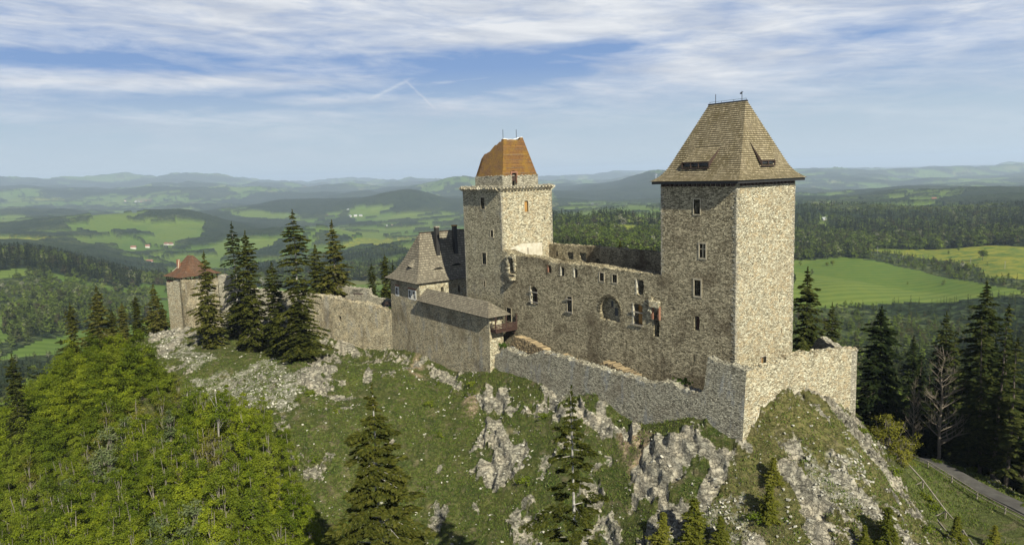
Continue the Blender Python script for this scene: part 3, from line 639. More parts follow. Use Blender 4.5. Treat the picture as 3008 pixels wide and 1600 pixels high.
def shingle_mat(name, a, b, c, wdt=.17):
    t = mat(name); uv = t.node('ShaderNodeUVMap'); uv.uv_map = 'uv'
    s = t.node('ShaderNodeSeparateXYZ'); t.set(s.inputs[0], uv.outputs[0])
    row = t.math('FLOOR', s.outputs[1]); k = t.math('FRACT', t.math('MULTIPLY', t.math('SINE', t.math('MULTIPLY', row, 12.9898)), 437.5))
    u_ = t.math('ADD', t.math('DIVIDE', s.outputs[0], wdt), t.math('MULTIPLY', k, 9)); cl = t.math('FLOOR', u_)
    cb = t.node('ShaderNodeCombineXYZ'); t.set(cb.inputs[0], cl); t.set(cb.inputs[1], row)
    wn = t.node('ShaderNodeTexWhiteNoise', noise_dimensions='2D'); t.set(wn.inputs['Vector'], cb.outputs[0])
    g = t.node('ShaderNodeNewGeometry').outputs['Position']; n = t.noise(t.mapping(g, (1, 1, .4)), .5, 5, .6); n2 = t.noise(g, 9, 3, .6)
    col = t.mix(wn.outputs[0], a, b); col = t.mix(t.remap(n, .40, .65), col, c, 'MIX'); 
    col = t.mix(t.math('MULTIPLY', t.math('GREATER_THAN', wn.outputs[0], .80), .6), col, tuple(min(.6, x*1.5) for x in a))
    fu = t.math('FRACT', u_); gap = t.math('LESS_THAN', fu, .09)
    col = t.mix(t.math('MULTIPLY', gap, .6), col, tuple(x*.25 for x in c)); fv = t.math('FRACT', s.outputs[1])
    col = t.mix(t.math('LESS_THAN', fv, .20), col, tuple(x*.28 for x in c))
    t.set(t.b.inputs['Base Color'], col)
    h = t.math('ADD', t.math('MULTIPLY', wn.outputs[0], .6), t.math('ADD', t.math('MULTIPLY', n2, .5), t.math('MULTIPLY', gap, -1)))
    t.set(t.b.inputs['Normal'], t.bump(h, .04, 1)); t.b.inputs['Specular IOR Level'].default_value = .15; return t.m
M['shingle'] = shingle_mat('larch_shingles', (.235, .195, .125), (.130, .104, .064), (.135, .108, .058))
M['greyshingle'] = shingle_mat('grey_brown_shingles', (.190, .166, .122), (.108, .094, .070), (.125, .106, .078), .22)
M['redshingle'] = shingle_mat('rusty_shingles', (.105, .066, .044), (.070, .047, .034), (.13, .060, .030), .22)

# ---------------------------------------------------------------- walls
class Fr:
    """a vertical wall frame: s runs along the wall, d inwards (left of p->q), z up"""
    def __init__(f, p, q):
        f.p = Vector((p[0], p[1], 0)); f.x = Vector((q[0]-p[0], q[1]-p[1], 0)); f.L = f.x.length; f.x.normalize()
        f.y = Vector((-f.x.y, f.x.x, 0))
        f.M = Matrix(((f.x.x, f.y.x, 0, f.p.x), (f.x.y, f.y.y, 0, f.p.y), (0, 0, 1, 0), (0, 0, 0, 1)))
    def at(f, s, d_, z): return f.M @ Vector((s, d_, z))
def jag(tops, step=.4, amp=.12, seed=0):
    r_ = random.Random(seed); out = []
    S = [a for a, b in tops]; Zs = [b for a, b in tops]; L = S[-1]-S[0]; n = max(2, int(L/step)); k = 0.0
    for i in range(n+1):
        s_ = S[0]+L*i/n; z_ = float(np.interp(s_, S, Zs))
        if i % 2 == 0 or r_.random() < .5: k = r_.uniform(-amp, amp)
        out.append((s_, z_+k))
    return out
def arch_pts(s0, s1, z0, z1, rise, n=7, rag=0.0, r_=None):
    if rise <= 0: pts = [(s0, z0), (s1, z0), (s1, z1), (s0, z1)]
    else:
        pts = [(s0, z0), (s1, z0)]; c = (s0+s1)/2; hw = (s1-s0)/2
        for i in range(n+1):
            a = math.pi*i/n; pts.append((c+hw*math.cos(a), z1-rise+rise*math.sin(a)))
    if rag:
        q = []
        for i in range(len(pts)):
            a, b = pts[i], pts[(i+1) % len(pts)]; L = math.hypot(b[0]-a[0], b[1]-a[1]); m = max(1, int(L/.35))
            for j in range(m): q.append((a[0]+(b[0]-a[0])*j/m+r_.uniform(-rag, rag), a[1]+(b[1]-a[1])*j/m+r_.uniform(-rag, rag)))
        pts = q
    return pts
def prism_bm(fr, poly, d0, d1, shear=0.0, zt=0.0):
    bm_ = bmesh.new()
    a = [bm_.verts.new(fr.at(s, d0-shear*(zt-z), z)) for s, z in poly]
    b = [bm_.verts.new(fr.at(s, d1, z)) for s, z in poly]
    bm_.faces.new(a); bm_.faces.new(b[::-1]); n = len(poly)
    for i in range(n): bm_.faces.new((a[i], b[i], b[(i+1) % n], a[(i+1) % n]))
    bmesh.ops.recalc_face_normals(bm_, faces=bm_.faces); return bm_
def cut(me, cutters):
    """boolean difference with no operators"""
    if not cutters: return me
    base_ = bpy.data.objects.new('tmp', me); COL.objects.link(base_)
    cm_ = bmesh.new()
    for c in cutters:
        m2 = bpy.data.meshes.new('c'); c.to_mesh(m2); c.free(); cm_.from_mesh(m2); bpy.data.meshes.remove(m2)
    cme = bpy.data.meshes.new('c'); cm_.to_mesh(cme); cm_.free(); co = bpy.data.objects.new('c', cme); COL.objects.link(co)
    md = base_.modifiers.new('b', 'BOOLEAN'); md.operation = 'DIFFERENCE'; md.object = co; md.solver = 'EXACT'
    dg = bpy.context.evaluated_depsgraph_get(); new = bpy.data.meshes.new_from_object(base_.evaluated_get(dg))
    bpy.data.objects.remove(base_); bpy.data.objects.remove(co); bpy.data.meshes.remove(cme); bpy.data.meshes.remove(me)
    return new
def stones_on(fr, tops, d0, d1, seed, dens=2.2, size=.30, mb=None):
    """loose irregular coping stones lying on a wall top"""
    r_ = random.Random(seed); mb = mb or MB(); S = [a for a, b in tops]; Zs = [b for a, b in tops]
    n = int((S[-1]-S[0])*abs(d1-d0)*dens*2)
    for i in range(n):
        s_ = r_.uniform(S[0], S[-1]); dd = r_.uniform(d0+.02, d1-.05); z_ = float(np.interp(s_, S, Zs))
        w_ = size*r_.uniform(.5, 1.5); l_ = size*r_.uniform(.4, 1.0); h_ = size*r_.uniform(.25, .75)
        Mx = Matrix.Translation(fr.at(s_, dd, z_+h_*.2)) @ Matrix.Rotation(r_.uniform(0, 6.3), 4, 'Z') @ Matrix.Rotation(r_.uniform(-.35, .35), 4, 'X')
        random.seed(i+seed*1000); mb.box((-w_/2, -l_/2, -h_/2), (w_/2, l_/2, h_/2), Mx, jit=.22*min(w_, l_, h_))
    return mb
def wall(name, p, q, thick, z0, tops, mtl, holes=(), parent=None, seed=1, amp=.12, shear=0.0, cop=True, ends=None):
    fr = Fr(p, q); tp = jag(tops, .4, amp, seed) if amp else list(tops)
    poly = [(tp[0][0], z0)] + [(tp[-1][0], z0)] + tp[::-1]
    bm_ = prism_bm(fr, poly, 0, thick, shear, max(b for a, b in tops))
    me = bpy.data.meshes.new(name); bm_.to_mesh(me); bm_.free()
    r_ = random.Random(seed+5); cs = []
    for hole in holes:
        s0, s1, a, b = hole[:4]; rise = hole[4] if len(hole) > 4 else 0; rag = hole[5] if len(hole) > 5 else 0
        dep = hole[6] if len(hole) > 6 else (thick+1 if thick > 0 else thick-1)
        cs.append(prism_bm(fr, arch_pts(s0, s1, a, b, rise, rag=rag, r_=r_), -2.0 if thick > 0 else 2.0, dep))
    me = cut(me, cs)
    if cop:
        mb = stones_on(fr, tp, 0, thick, seed); bm_ = bmesh.new(); bm_.from_mesh(me); vs_ = [bm_.verts.new(v) for v in mb.v]
        for f_ in mb.f: bm_.faces.new([vs_[i] for i in f_])
        bmesh.ops.recalc_face_normals(bm_, faces=[f for f in bm_.faces if len(f.verts) == 4]); bm_.to_mesh(me); bm_.free()
    me.update(); me.materials.clear()
    return link(name, me, parent, mtl), fr
def frame(fr, s0, s1, z0, z1, wdt, mtl, parent, d0=-.06, d1=.25, name='window_frame', bars=None):
    mb = MB()
    for a, b, c, d_ in ((s0-wdt, s0, z0-wdt, z1+wdt), (s1, s1+wdt, z0-wdt, z1+wdt), (s0, s1, z0-wdt, z0), (s0, s1, z1, z1+wdt)):
        mb.box((a, d0, c), (b, d1, d_), fr.M)
    o = mb.build(name, mtl, parent)
    if bars:
        m2 = MB(); c = (s0+s1)/2; m2.box((c-.07, .05, z0), (c+.07, .22, z1), fr.M); zc = z0+(z1-z0)*bars
        m2.box((s0, .08, zc-.06), (s1, .2, zc+.06), fr.M)
        mo = m2.build('mullion', mtl, o); mo.matrix_parent_inverse = o.matrix_world.inverted()
    return o

# ---- tower boxes: hollow, with openings cut through
def tower(name, x0, y0, x1, y1, z0, z1, thick, holes_f, holes_r, mtl, parent, rag=0):
    F = Fr((x0, y0), (x1, y0)); Rr = Fr((x1, y0), (x1, y1))
    mb = MB(); mb.box((x0, y0, z0), (x1, y1, z1)); me = py_mesh(name, mb.v, mb.f)
    bm_ = bmesh.new(); bm_.from_mesh(me); bmesh.ops.recalc_face_normals(bm_, faces=bm_.faces)
    bm_.to_mesh(me); bm_.free()
    r_ = random.Random(3); cs = [bmesh.new()]
    inner = MB().box((x0+thick, y0+thick, z0+2), (x1-thick, y1-thick, z1-1.2)); me2 = py_mesh('i', inner.v, inner.f); cs[0].from_mesh(me2)
    bmesh.ops.recalc_face_normals(cs[0], faces=cs[0].faces)
    me = cut(me, cs); cs = []
    for fr, hs_ in ((F, holes_f), (Rr, holes_r)):
        for h in hs_:
            cs.append(prism_bm(fr, arch_pts(h[0], h[1], h[2], h[3], h[4] if len(h) > 4 else 0, rag=h[5] if len(h) > 5 else 0, r_=r_), -1, thick+.6))
    me = cut(me, cs); me.materials.clear(); return link(name, me, parent, mtl), F, Rr

# ---- stepped shingle roofs
def roof_faces(rect0, rect1, z0, z1, prof, rows, lip=.06):
    """rect = (x0,y0,x1,y1) at eaves and at the ridge; prof = [(height share, inset share)]; returns verts, faces, uvs"""
    V = []; Fc = []; UV = []
    hs_ = [p[0] for p in prof]; ins = [p[1] for p in prof]
    # equal slope lengths
    tt = np.linspace(0, 1, 400); run = max(abs(rect1[0]-rect0[0]), abs(rect1[1]-rect0[1]), .5)
    ii = np.interp(tt, hs_, ins); L = np.r_[0, np.cumsum(np.hypot(np.diff(ii)*run, np.diff(tt)*(z1-z0)))]
    lv = np.interp(np.linspace(0, L[-1], rows+1), L, tt)
    def ring(h, out, dz):
        k = float(np.interp(h, hs_, ins)); r_ = [rect0[i]+(rect1[i]-rect0[i])*k for i in range(4)]
        z = z0+(z1-z0)*h+dz; x0, y0, x1, y1 = r_[0]-out, r_[1]-out, r_[2]+out, r_[3]+out
        return [(x0, y0, z), (x1, y0, z), (x1, y1, z), (x0, y1, z)]
    for i in range(rows):
        a = ring(lv[i], lip, 0.0 if i else -.02); b = ring(lv[i+1], 0, 0); u_ = ring(lv[i], 0, -.01)
        for k in range(4):
            p, q_, r2, s2 = a[k], a[(k+1) % 4], b[(k+1) % 4], b[k]; base_ = len(V); V += [p, q_, r2, s2]; Fc.append((base_, base_+1, base_+2, base_+3))
            ax = 0 if k % 2 == 0 else 1
            UV += [(p[ax], i+.02), (q_[ax], i+.02), (r2[ax], i+.98), (s2[ax], i+.98)]
            p2, q2 = u_[k], u_[(k+1) % 4]; base_ = len(V); V += [p2, q2, q_, p]; Fc.append((base_, base_+1, base_+2, base_+3))
            UV += [(p2[ax], i-.01), (q2[ax], i-.01), (q_[ax], i+.05), (p[ax], i+.05)]
    # underside
    a = ring(0, lip-.01, -.05); base_ = len(V); V += a; Fc.append((base_+3, base_+2, base_+1, base_)); UV += [(0, 0)]*4
    return V, Fc, UV

# ======== keep tower with shingled roof
keep = empty('keep_tower', (59.4, 6.4, 0), 'tall square rubble tower with steep brown shingled hip roof, beside the grassy spur', 'tower')
X0, Y0, X1, Y1, ZT = 52.92, 0.0, 65.92, 12.85, 30.05
bx = X0
kf = [(58.95-bx, 60.0-bx, 25.85, 27.85), (59.95-bx, 60.95-bx, 19.95, 21.85), (59.05-bx, 60.15-bx, 14.6, 16.8), (59-bx, 59.95-bx, 9.7, 11.8, .35, .05), (58.85-bx, 59.1-bx, 5.2, 6.2), (57.3-bx, 57.5-bx, 10.0, 10.2), (55.0-bx, 55.18-bx, 12.2, 12.4)]
kr = [(5.65, 6.7, 4.75, 6.1), (10.06, 10.3, 8.75, 9.3)]
kfx = kf + [(a_, a_+.18, b_, b_+.19) for a_, b_ in ((2.1, 23.4), (10.9, 23.2), (2.3, 18.2), (11.2, 17.6), (3.6, 13.1), (10.4, 12.9), (2.0, 8.2), (10.8, 7.6))]
krx = kr + [(a_, a_+.18, b_, b_+.19) for a_, b_ in ((2.2, 24.6), (9.6, 24.2), (2.0, 18.6), (6.8, 18.9), (10.6, 18.2), (3.0, 12.6), (8.8, 12.3))]
_, KF, KR = tower('wall', X0, Y0, X1, Y1, -4, ZT, 1.6, kfx, krx, M['palace'], keep)
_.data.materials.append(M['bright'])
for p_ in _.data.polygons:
    if p_.normal.x > .9 and p_.center.x > X1-.05: p_.material_index = 1  # sun-facing side gets the lighter copy, sunlight painted into the stone
frame(KF, *kf[0][:4], .16, M['ashlar'], keep); frame(KF, *kf[1][:4], .24, M['ashlar'], keep, bars=.62); frame(KF, *kf[2][:4], .24, M['ashlar'], keep)
frame(KR, *kr[0][:4], .10, M['greywood'], keep)
MB().box((kr[0][0], .25, kr[0][2]), (kr[0][0]+.7, .32, kr[0][3]), KR.M).build('window_shutter', M['yellowwood'], keep)
MB().box((kf[3][0], .5, kf[3][2]), (kf[3][1], .56, kf[3][3]), KF.M).build('window_shutter', M['redwood'], keep)
o_ = 1.04; prof = [(0, 0), (.035, .10), (.085, .20), (.165, .30), (.28, .40), (1, 1)]
R0 = (X0-o_, Y0-o_, X1+o_, Y1+o_); ymid = (Y0+Y1)/2; R1 = (X0+3.44, ymid-.12, X1-3.44, ymid+.12)
ZE, ZR = 30.37, 40.88
V, Fc, UV = roof_faces(R0, R1, ZE, ZR, prof, 40, .085)
roof = link('roof', py_mesh('roof', V, Fc, UV), keep, M['shingle'])
def sub(o, par): o.parent = par; o.matrix_parent_inverse = par.matrix_world.inverted(); return o
sub(MB().box((R1[0]-.15, ymid-.22, ZR-.12), (R1[2]+.12, ymid+.22, ZR+.10)).build('ridge_cap', M['black'], None), roof)
mb = MB()
for i in range(4):
    for k in range(2):
        x_ = R1[0]+i*(R1[2]-R1[0])/3
    mb.beam((x_, ymid, ZR+.1), (x_, ymid, ZR+.35), .04)
mb.beam((R1[0], ymid, ZR+.32), (R1[2], ymid, ZR+.32), .035)
mb.beam((R1[0]+1.0, ymid, ZR), (R1[0]+1.0, ymid, ZR+1.35), .06); mb.build('lightning_rod', M['iron_and_shade'], keep)
mb = MB(); xv = R1[2]-.7; mb.beam((xv, ymid, ZR), (xv, ymid, ZR+1.35), .06); mb.box((xv-.32, ymid-.02, ZR+.95), (xv+.05, ymid+.02, ZR+1.15)); mb.beam((xv-.2, ymid, ZR+1.2), (xv+.2, ymid, ZR+1.2), .05); mb.build('weather_vane', M['iron_and_shade'], keep)
def dormer(top, low, hgt, par, posts):
    """low, slanting shed dormer: top line on the roof, front edge standing off it; points are (left, right)"""
    tl, tr = map(Vector, top); bl, br = map(Vector, low); up_ = Vector((0, 0, hgt))
    fl, f2 = bl+up_, br+up_; V = []; Fc = []; UV = []
    n = 9
    for i in range(n):
        a0, a1 = i/n, (i+1)/n; p = fl.lerp(tl, a0); q_ = f2.lerp(tr, a0); r2 = f2.lerp(tr, a1); s2 = fl.lerp(tl, a1)
        b = len(V); off = Vector((0, 0, .05)); V += [p+off, q_+off, r2+off*.2, s2+off*.2]; Fc.append((b, b+1, b+2, b+3)); w_ = (q_-p).length
        UV += [(0, i+.02), (w_, i+.02), (w_, i+.98), (0, i+.98)]
        b = len(V); V += [p-off*2, q_-off*2, q_+off, p+off]; Fc.append((b, b+1, b+2, b+3)); UV += [(0, i), (w_, i), (w_, i+.05), (0, i+.05)]
    d_ = sub(link('dormer', py_mesh('dormer', V, Fc, UV), None, M['shingle']), par)
    dk = MB(); dk.add([fl, bl, tl], [(0, 1, 2)]); dk.add([f2, br, tr], [(0, 1, 2)])
    dk.beam(fl-Vector((0, 0, .06)), f2-Vector((0, 0, .06)), .12); dk.beam(bl, br, .14)
    for s_ in posts: dk.beam(bl.lerp(br, s_), fl.lerp(f2, s_), .13)
    sub(MB().add([bl.lerp(tl, .12)-Vector((0, 0, .1)), br.lerp(tr, .12)-Vector((0, 0, .1)), f2.lerp(tr, .1)-Vector((0, 0, .06)), fl.lerp(tl, .1)-Vector((0, 0, .06))], [(0, 1, 2, 3)]).build('dormer_shade_panel', M['iron_and_shade'], None), par)  # dark panel painted in for the shade inside the dormer
    o = dk.build('dormer_frame', M['darkwood'], par); o.matrix_parent_inverse = par.matrix_world.inverted()
    return d_
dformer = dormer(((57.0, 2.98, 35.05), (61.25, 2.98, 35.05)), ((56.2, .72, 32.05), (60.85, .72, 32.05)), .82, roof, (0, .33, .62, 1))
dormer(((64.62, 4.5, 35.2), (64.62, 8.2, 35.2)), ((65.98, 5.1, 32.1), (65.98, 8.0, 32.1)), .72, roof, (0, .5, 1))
# dormer darkness comes from the dark panels; this helper leaves the roof skin uncut
def hole_in(o, lo, hi):
    c = MB().box(lo, hi); me2 = py_mesh('c', c.v, c.f); bm_ = bmesh.new(); bm_.from_mesh(o.data); 
    kill = [f for f in bm_.faces if all(lo[i] < f.calc_center_median()[i] < hi[i] for i in range(3))]
    bm_.free()
for k_ in range(16):                                               # eaves beams and consoles under the roof edge
    x_ = X0+.5+k_*.8; MB().box((x_, -.5, 29.6), (x_+.28, 0.1, 29.95)).build('corbel', M['darkwood'], keep)
for k_ in range(15):
    y_ = .6+k_*.8; MB().box((X1-.1, y_, 29.6), (X1+.4, y_+.28, 29.95)).build('corbel', M['darkwood'], keep)
MB().box((X0-.9, -.9, 29.95), (X1+.9, -.6, 30.3)).box((X1+.6, -.6, 29.95), (X1+.9, Y1+.9, 30.3)).box((X0-.9, -.6, 29.95), (X0-.6, Y1+.9, 30.3)).build('eaves_beam', M['black'], keep)  # beam coloured black to paint the dark gap under the eaves

# ======== ruined tower with the brick attic
rt = empty('ruined_tower', (6.5, 6, 0), 'square rubble tower with console ring and broken rust-orange brick top', 'tower')
TX, TY, TZ = 13.13, 12.22, 29.35
tf = [(6.45, 7.75, 25.5, 27.7), (9.45, 10.25, 20.2, 21.5), (6.2, 7.6, 14.75, 17), (6.45, 7.0, 10.25, 11.45)]
tr_ = [(5.45, 6.35, 24.75, 26.9, .3), (10.16, 10.45, 22.95, 23.35)]
_, TF, TR = tower('wall', 0, 0, TX, TY, -6, TZ, 1.6, tf, tr_, M['stone'], rt)
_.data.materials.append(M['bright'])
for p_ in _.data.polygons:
    if p_.normal.x > .9 and p_.center.x > TX-.05: p_.material_index = 1  # sunlit side painted lighter than the same tower's front
for i, h in enumerate(tf): frame(TF, *h[:4], .18 if i != 3 else .1, M['ashlar'], rt)
frame(TR, *tr_[0][:4], .12, M['ashlar'], rt)
MB().box((tr_[0][0], .3, tr_[0][2]), (tr_[0][1], .36, tr_[0][3]), TR.M).build('window_shutter', M['yellowwood'], rt)
pl = prism_bm(TR, [(1.8, 16.2), (9.5, 16.2), (9.5, 18.6), (7.2, 18.7), (4.6, 18.8), (3.2, 18.45), (1.8, 18.1)], -.03, .05); me = bpy.data.meshes.new('p'); pl.to_mesh(me); pl.free()
link('plaster_patch', me, rt, M['plaster'])
MB().box((5.9, -.05, 16.3), (6.05, -.028, 17.9), TR.M).build('crack', M['darkwood'], rt)
MB().box((-.35, -.35, TZ+.02), (TX+.35, TY+.35, TZ+.45)).build('platform', M['ruin'], rt)
def corbel(M_):
    mb = MB(); pr = [(0, -.55), (-.28, -.50), (-.62, -.26), (-.98, -.02), (-.98, .20), (0, .20)]; n = len(pr)
    mb.add([(x, d_, z) for x in (-.17, .17) for d_, z in pr], [tuple(range(n))[::-1], tuple(range(n, 2*n))]+[(i, (i+1) % n, n+(i+1) % n, n+i) for i in range(n)])
    return mb
for F_, n_, L_ in ((TF, 17, TX), (TR, 16, TY), (Fr((TX, TY), (0, TY)), 16, TX), (Fr((0, TY), (0, 0)), 16, TY)):
    for k_ in range(n_):
        s_ = -.0+L_*(k_+.3)/n_+random.uniform(-.08, .08)
        o = corbel(0).build('corbel', M['white'] if random.random() < .25 else M['ashlar'], rt)
        o.data.transform(F_.M @ Matrix.Translation((s_, 0, TZ+.05)) @ Matrix.Rotation(random.uniform(-.07, .07), 4, 'Y'))
MB().box((TX, -1, TZ-.1), (TX+.01, -.99, TZ)).v
rimf = Fr((-.9, -.95), (TX+.9, -.95))
mb = MB()
for F_, L_ in ((TF, TX), (TR, TY)):
    stones_on(F_, [(-.6, TZ+.28), (L_+.6, TZ+.28)], -.75, 1.3, 11, 2.2, .5, mb)
mb.build('loose_slab', M['ruin'], rt)
# attic: rubble plinth, brick frustum open on the far side
def quadwall(pts, dv, mtl, name, par, cutp=None, zz=None):
    """slab from an outline of 3D points, thickened by vector dv"""
    V = [Vector(p) for p in pts]; n = len(V); W_ = [v+Vector(dv) for v in V]
    mb = MB(); mb.add(V+W_, [tuple(range(n)), tuple(range(n, 2*n))[::-1]]+[(i, (i+1) % n, n+(i+1) % n, n+i) for i in range(n)])
    return mb.build(name, mtl, par)
zb, zk, zt_ = TZ+.4, 31.7, 38.8
i0, i1 = 1.95, 3.8
def inset(z): return i0+(i1-i0)*(z-zk)/(zt_-zk)
mb = MB(); c0 = 1.85
for lo, hi in (((c0, c0, zb), (TX-c0, c0+1, zk)), ((TX-c0-1, c0+1, zb), (TX-c0, 4.1, zk)), ((TX-c0-1, 5.3, zb), (TX-c0, TY-c0, zk)), ((c0, c0+1, zb), (c0+1, TY-c0, zk)), ((c0+1, TY-c0-1, zb), (TX-c0-1, TY-c0, zk))): mb.box(lo, hi)
stones_on(Fr((c0, c0), (TX-c0, c0)), [(0, zk), (TX-2*c0, zk)], -.1, .5, 21, 3, .3, mb); stones_on(Fr((TX-c0, c0), (TX-c0, TY-c0)), [(0, zk), (TY-2*c0, zk)], -.1, .5, 22, 3, .3, mb)
mb.build('attic_plinth', M['ruin'], rt)
def rag(p, q_, n, a, seed):
    r_ = random.Random(seed); out = []
    for i in range(n): k = i/n; out.append((p[0]+(q_[0]-p[0])*k+(r_.uniform(-a, a) if 0 < i else 0), p[1]+(q_[1]-p[1])*k+(r_.uniform(-a, a) if 0 < i else 0)))
    return out
fo_ = [(i0, zk), (TX-i0, zk), (TX-i1, 38.7)] + rag((TX-i1-.1, 38.6), (6.6, 37.5), 9, .16, 1) + rag((6.6, 37.5), (5.2, 36.4), 5, .15, 2) + rag((5.2, 36.4), (3.3, 35.9), 6, .1, 3)+[(inset(35.2), 35.2)]
quadwall([(x, inset(z), z) for x, z in fo_], (0, .8, -.05), M['lichen'], 'attic_brickwork', rt)
ro_ = [(i0, zk), (4.15, zk), (4.15, 32.0), (4.35, 32.5), (4.7, 32.7), (5.05, 32.5), (5.25, 32.0), (5.25, zk), (TY-i0, zk), (TY-i1-.05, 39.05)] + rag((TY-i1-.4, 38.9), (7.2, 38.45), 4, .12, 4) + rag((7.2, 38.45), (i1+.3, 38.6), 5, .1, 5)+[(i1, 38.7)]
quadwall([(TX-inset(z), y, z) for y, z in ro_], (-.8, 0, -.05), M['lichen'], 'attic_brickwork', rt)
lo_ = [(i0, zk), (TY-i0, zk), (TY-i1, 38.2), (6, 36.8), (inset(35.2), 35.2)]; quadwall([(inset(z), y, z) for y, z in lo_], (.8, 0, 0), M['lichen'], 'attic_brickwork', rt)
bo_ = [(i0, zk), (TX-i0, zk), (TX-i1, 39), (7, 38), (5, 37.0), (i1, 37.6)]; quadwall([(x, TY-inset(z), z) for x, z in bo_], (0, -.8, 0), M['lichen'], 'attic_brickwork', rt)
MB().box((TX-i0-.5, 4.15, 30.7), (TX-i0-.42, 5.25, 32.7)).build('attic_door', M['darkwood'], rt)
fr = Fr((TX-i0, i0), (TX-i0, TY)); MB().box((1.95, -.05, 30.3), (2.2, .3, 32.2), fr.M).box((3.3, -.05, 30.3), (3.55, .3, 32.2), fr.M).box((1.95, -.06, 32.2), (3.55, .28, 32.5), fr.M).build('door_frame', M['brick'], rt)
cf = Fr((TX-i1, i1), (TX-i1, TY-i1)); mb = MB(); random.seed(5)
for k_ in range(10): mb.beam(cf.at(k_*.46, .3, 38.7+[.02, .08, -.05, -.1, -.04, -.12, -.02, .1, .25, .3][k_]), cf.at(k_*.46+.5, .3, 38.7+[.08, -.05, -.1, -.04, -.12, -.02, .1, .25, .3, .36][k_]), .3, .10)
mb.build('white_capping', M['lead'], rt)
for x_, y_ in ((TX-i1-.3, i1+.1), (TX-i1-.2, 7.0)): MB().beam((x_, y_, 38.3), (x_, y_, 40.5), .07).build('lightning_rod', M['iron_and_shade'], rt)

def quoins(x, y, sx, sy, z0, z1, par, seed):
    r_ = random.Random(seed); mb = MB(); z = z0; k = 0
    while z < z1-.2:
        h = r_.uniform(.18, .38); a, b = (r_.uniform(.35, .7), r_.uniform(.15, .3)) if k % 2 else (r_.uniform(.15, .3), r_.uniform(.35, .7)); o1, o2 = r_.uniform(.0, .05), r_.uniform(.0, .05)
        xs = sorted((x+sx*o1, x-sx*a)); ys = sorted((y+sy*o2, y-sy*b)); mb.box((xs[0], ys[0], z+.015), (xs[1], ys[1], min(z+h, z1)-.015), None, jit=.018); z += h; k += 1
    return mb.build('quoins', M['ruin'], par)
for cx_, sx_ in ((X0, -1), (X1, 1)): quoins(cx_, Y0, sx_, -1, 1.0 if sx_ > 0 else 17, ZT-.4, keep, int(cx_))
quoins(X1, Y1, 1, 1, 2, ZT-.4, keep, 5)
for cx_, cy_, sx_, sy_, zq in ((0, 0, -1, -1, 6), (TX, 0, 1, -1, 17.8), (TX, TY, 1, 1, 18.5)): quoins(cx_, cy_, sx_, sy_, zq, TZ-.5, rt, int(cx_+cy_))

# ======== palace between the towers
pal = empty('palace', (33, 6, 0), 'long roofless rubble palace wing between the two towers, rows of empty windows', 'palace')
q0 = TX
ph = [(15.35-q0, 16.9-q0, 14.2, 16.6, .3, .08), (26.7-q0, 27.5-q0, 14.95, 16.15, .1, .06), (30.15-q0, 31.05-q0, 14.65, 16.15, .2, .05), (33.6-q0, 34.45-q0, 14.7, 16.2, .2, .06), (39.85-q0, 40.8-q0, 14.75, 16.05), (42.75-q0, 43.75-q0, 14.8, 16.05),
      (47.95-q0, 49.4-q0, 13.5, 15.75, .2, .14), (21.5-q0, 23.5-q0, 8.8, 11.95, .5, .08), (31.7-q0, 32.9-q0, 8.55, 11.3), (47.2-q0, 49.1-q0, 8.8, 12.0, .4, .07), (51.4-q0, 52.5-q0, 7.6, 11.6, .2, .12), (13.8-q0, 15.3-q0, 4.5, 7.1),
      (39.75-q0, 44.3-q0, 8.6, 12.3, 2.3, .12, .95), (25.2-q0, 25.4-q0, 3.6, 4.4), (40.0-q0, 40.15-q0, 5.6, 6.6), (45.6-q0, 45.75-q0, 4.6, 5.9)]
tops = [(0, 17.85), (2, 17.35), (5.4, 17.15), (10.5, 17.2), (15.4, 16.75), (18.7, 16.85), (24.9, 16.95), (30.5, 16.85), (35.9, 16.8), (39.79, 16.85)]
_, PF = wall('front_wall', (TX, .012), (X0, .012), 2.6, -6, tops, M['palace'], ph, pal, 5, .10)
tb = [(0, 18.1), (9, 18.3), (17, 18.45), (30, 18.3), (39.79, 18.2)]
bh = [(15.2-q0, 15.8-q0, 15.9, 16.8), (18.65-q0, 20.4-q0, 15.6, 17.05, .25, .06), (22.2-q0, 24.0-q0, 15.6, 17.15, .2, .1), (26.6-q0, 27.8-q0, 15.2, 16.25, .2, .1)]
wall('back_wall', (TX, 11.2), (X0, 11.2), 1.6, -6, tb, M['palace'], bh, pal, 6, .08)
MB().box((TX+.01, 2.61, 13.0), (X0-.01, 11.19, 13.5)).build('upper_floor', M['ruin'], pal)
MB().box((TX+.01, 2.61, 6.0), (X0-.01, 11.19, 6.4)).build('lower_floor', M['ruin'], pal)
MB().box((40-q0, 1.3, 8.0), (44.2-q0, 1.5, 12.6), PF.M).v
for i in (4, 5): frame(PF, *ph[i][:4], .16, M['ashlar'], pal)
frame(PF, *ph[8][:4], .14, M['ashlar'], pal); frame(PF, *ph[11][:4], .12, M['ashlar'], pal, name='door_frame')
for i in (1, 2, 3, 6, 7, 9):
    s0, s1, a, b = ph[i][:4]; mb = MB(); r_ = random.Random(i); z_ = a
    while z_ < b:
        hh = r_.uniform(.12, .3); mb.box((s0-r_.uniform(.10, .28), -.04, z_), (s0+.02, .4, z_+hh*.92), PF.M, jit=.03); z_ += hh
    mb.build('window_jamb', M['brick'] if i in (1,) else M['white'], pal)
mb = MB(); r_ = random.Random(2); z_ = 13.5
while z_ < 17.0:
    hh = r_.uniform(.18, .34)
    mb.box((1.95-r_.uniform(0, .35), -r_.uniform(.25, .6), z_), (2.35, .2, z_+hh), PF.M, jit=.04)
    if z_ > 14.1: mb.box((3.75, -r_.uniform(.2, .5), z_), (4.0+r_.uniform(0, .3), .2, z_+hh), PF.M, jit=.04)
    z_ += hh
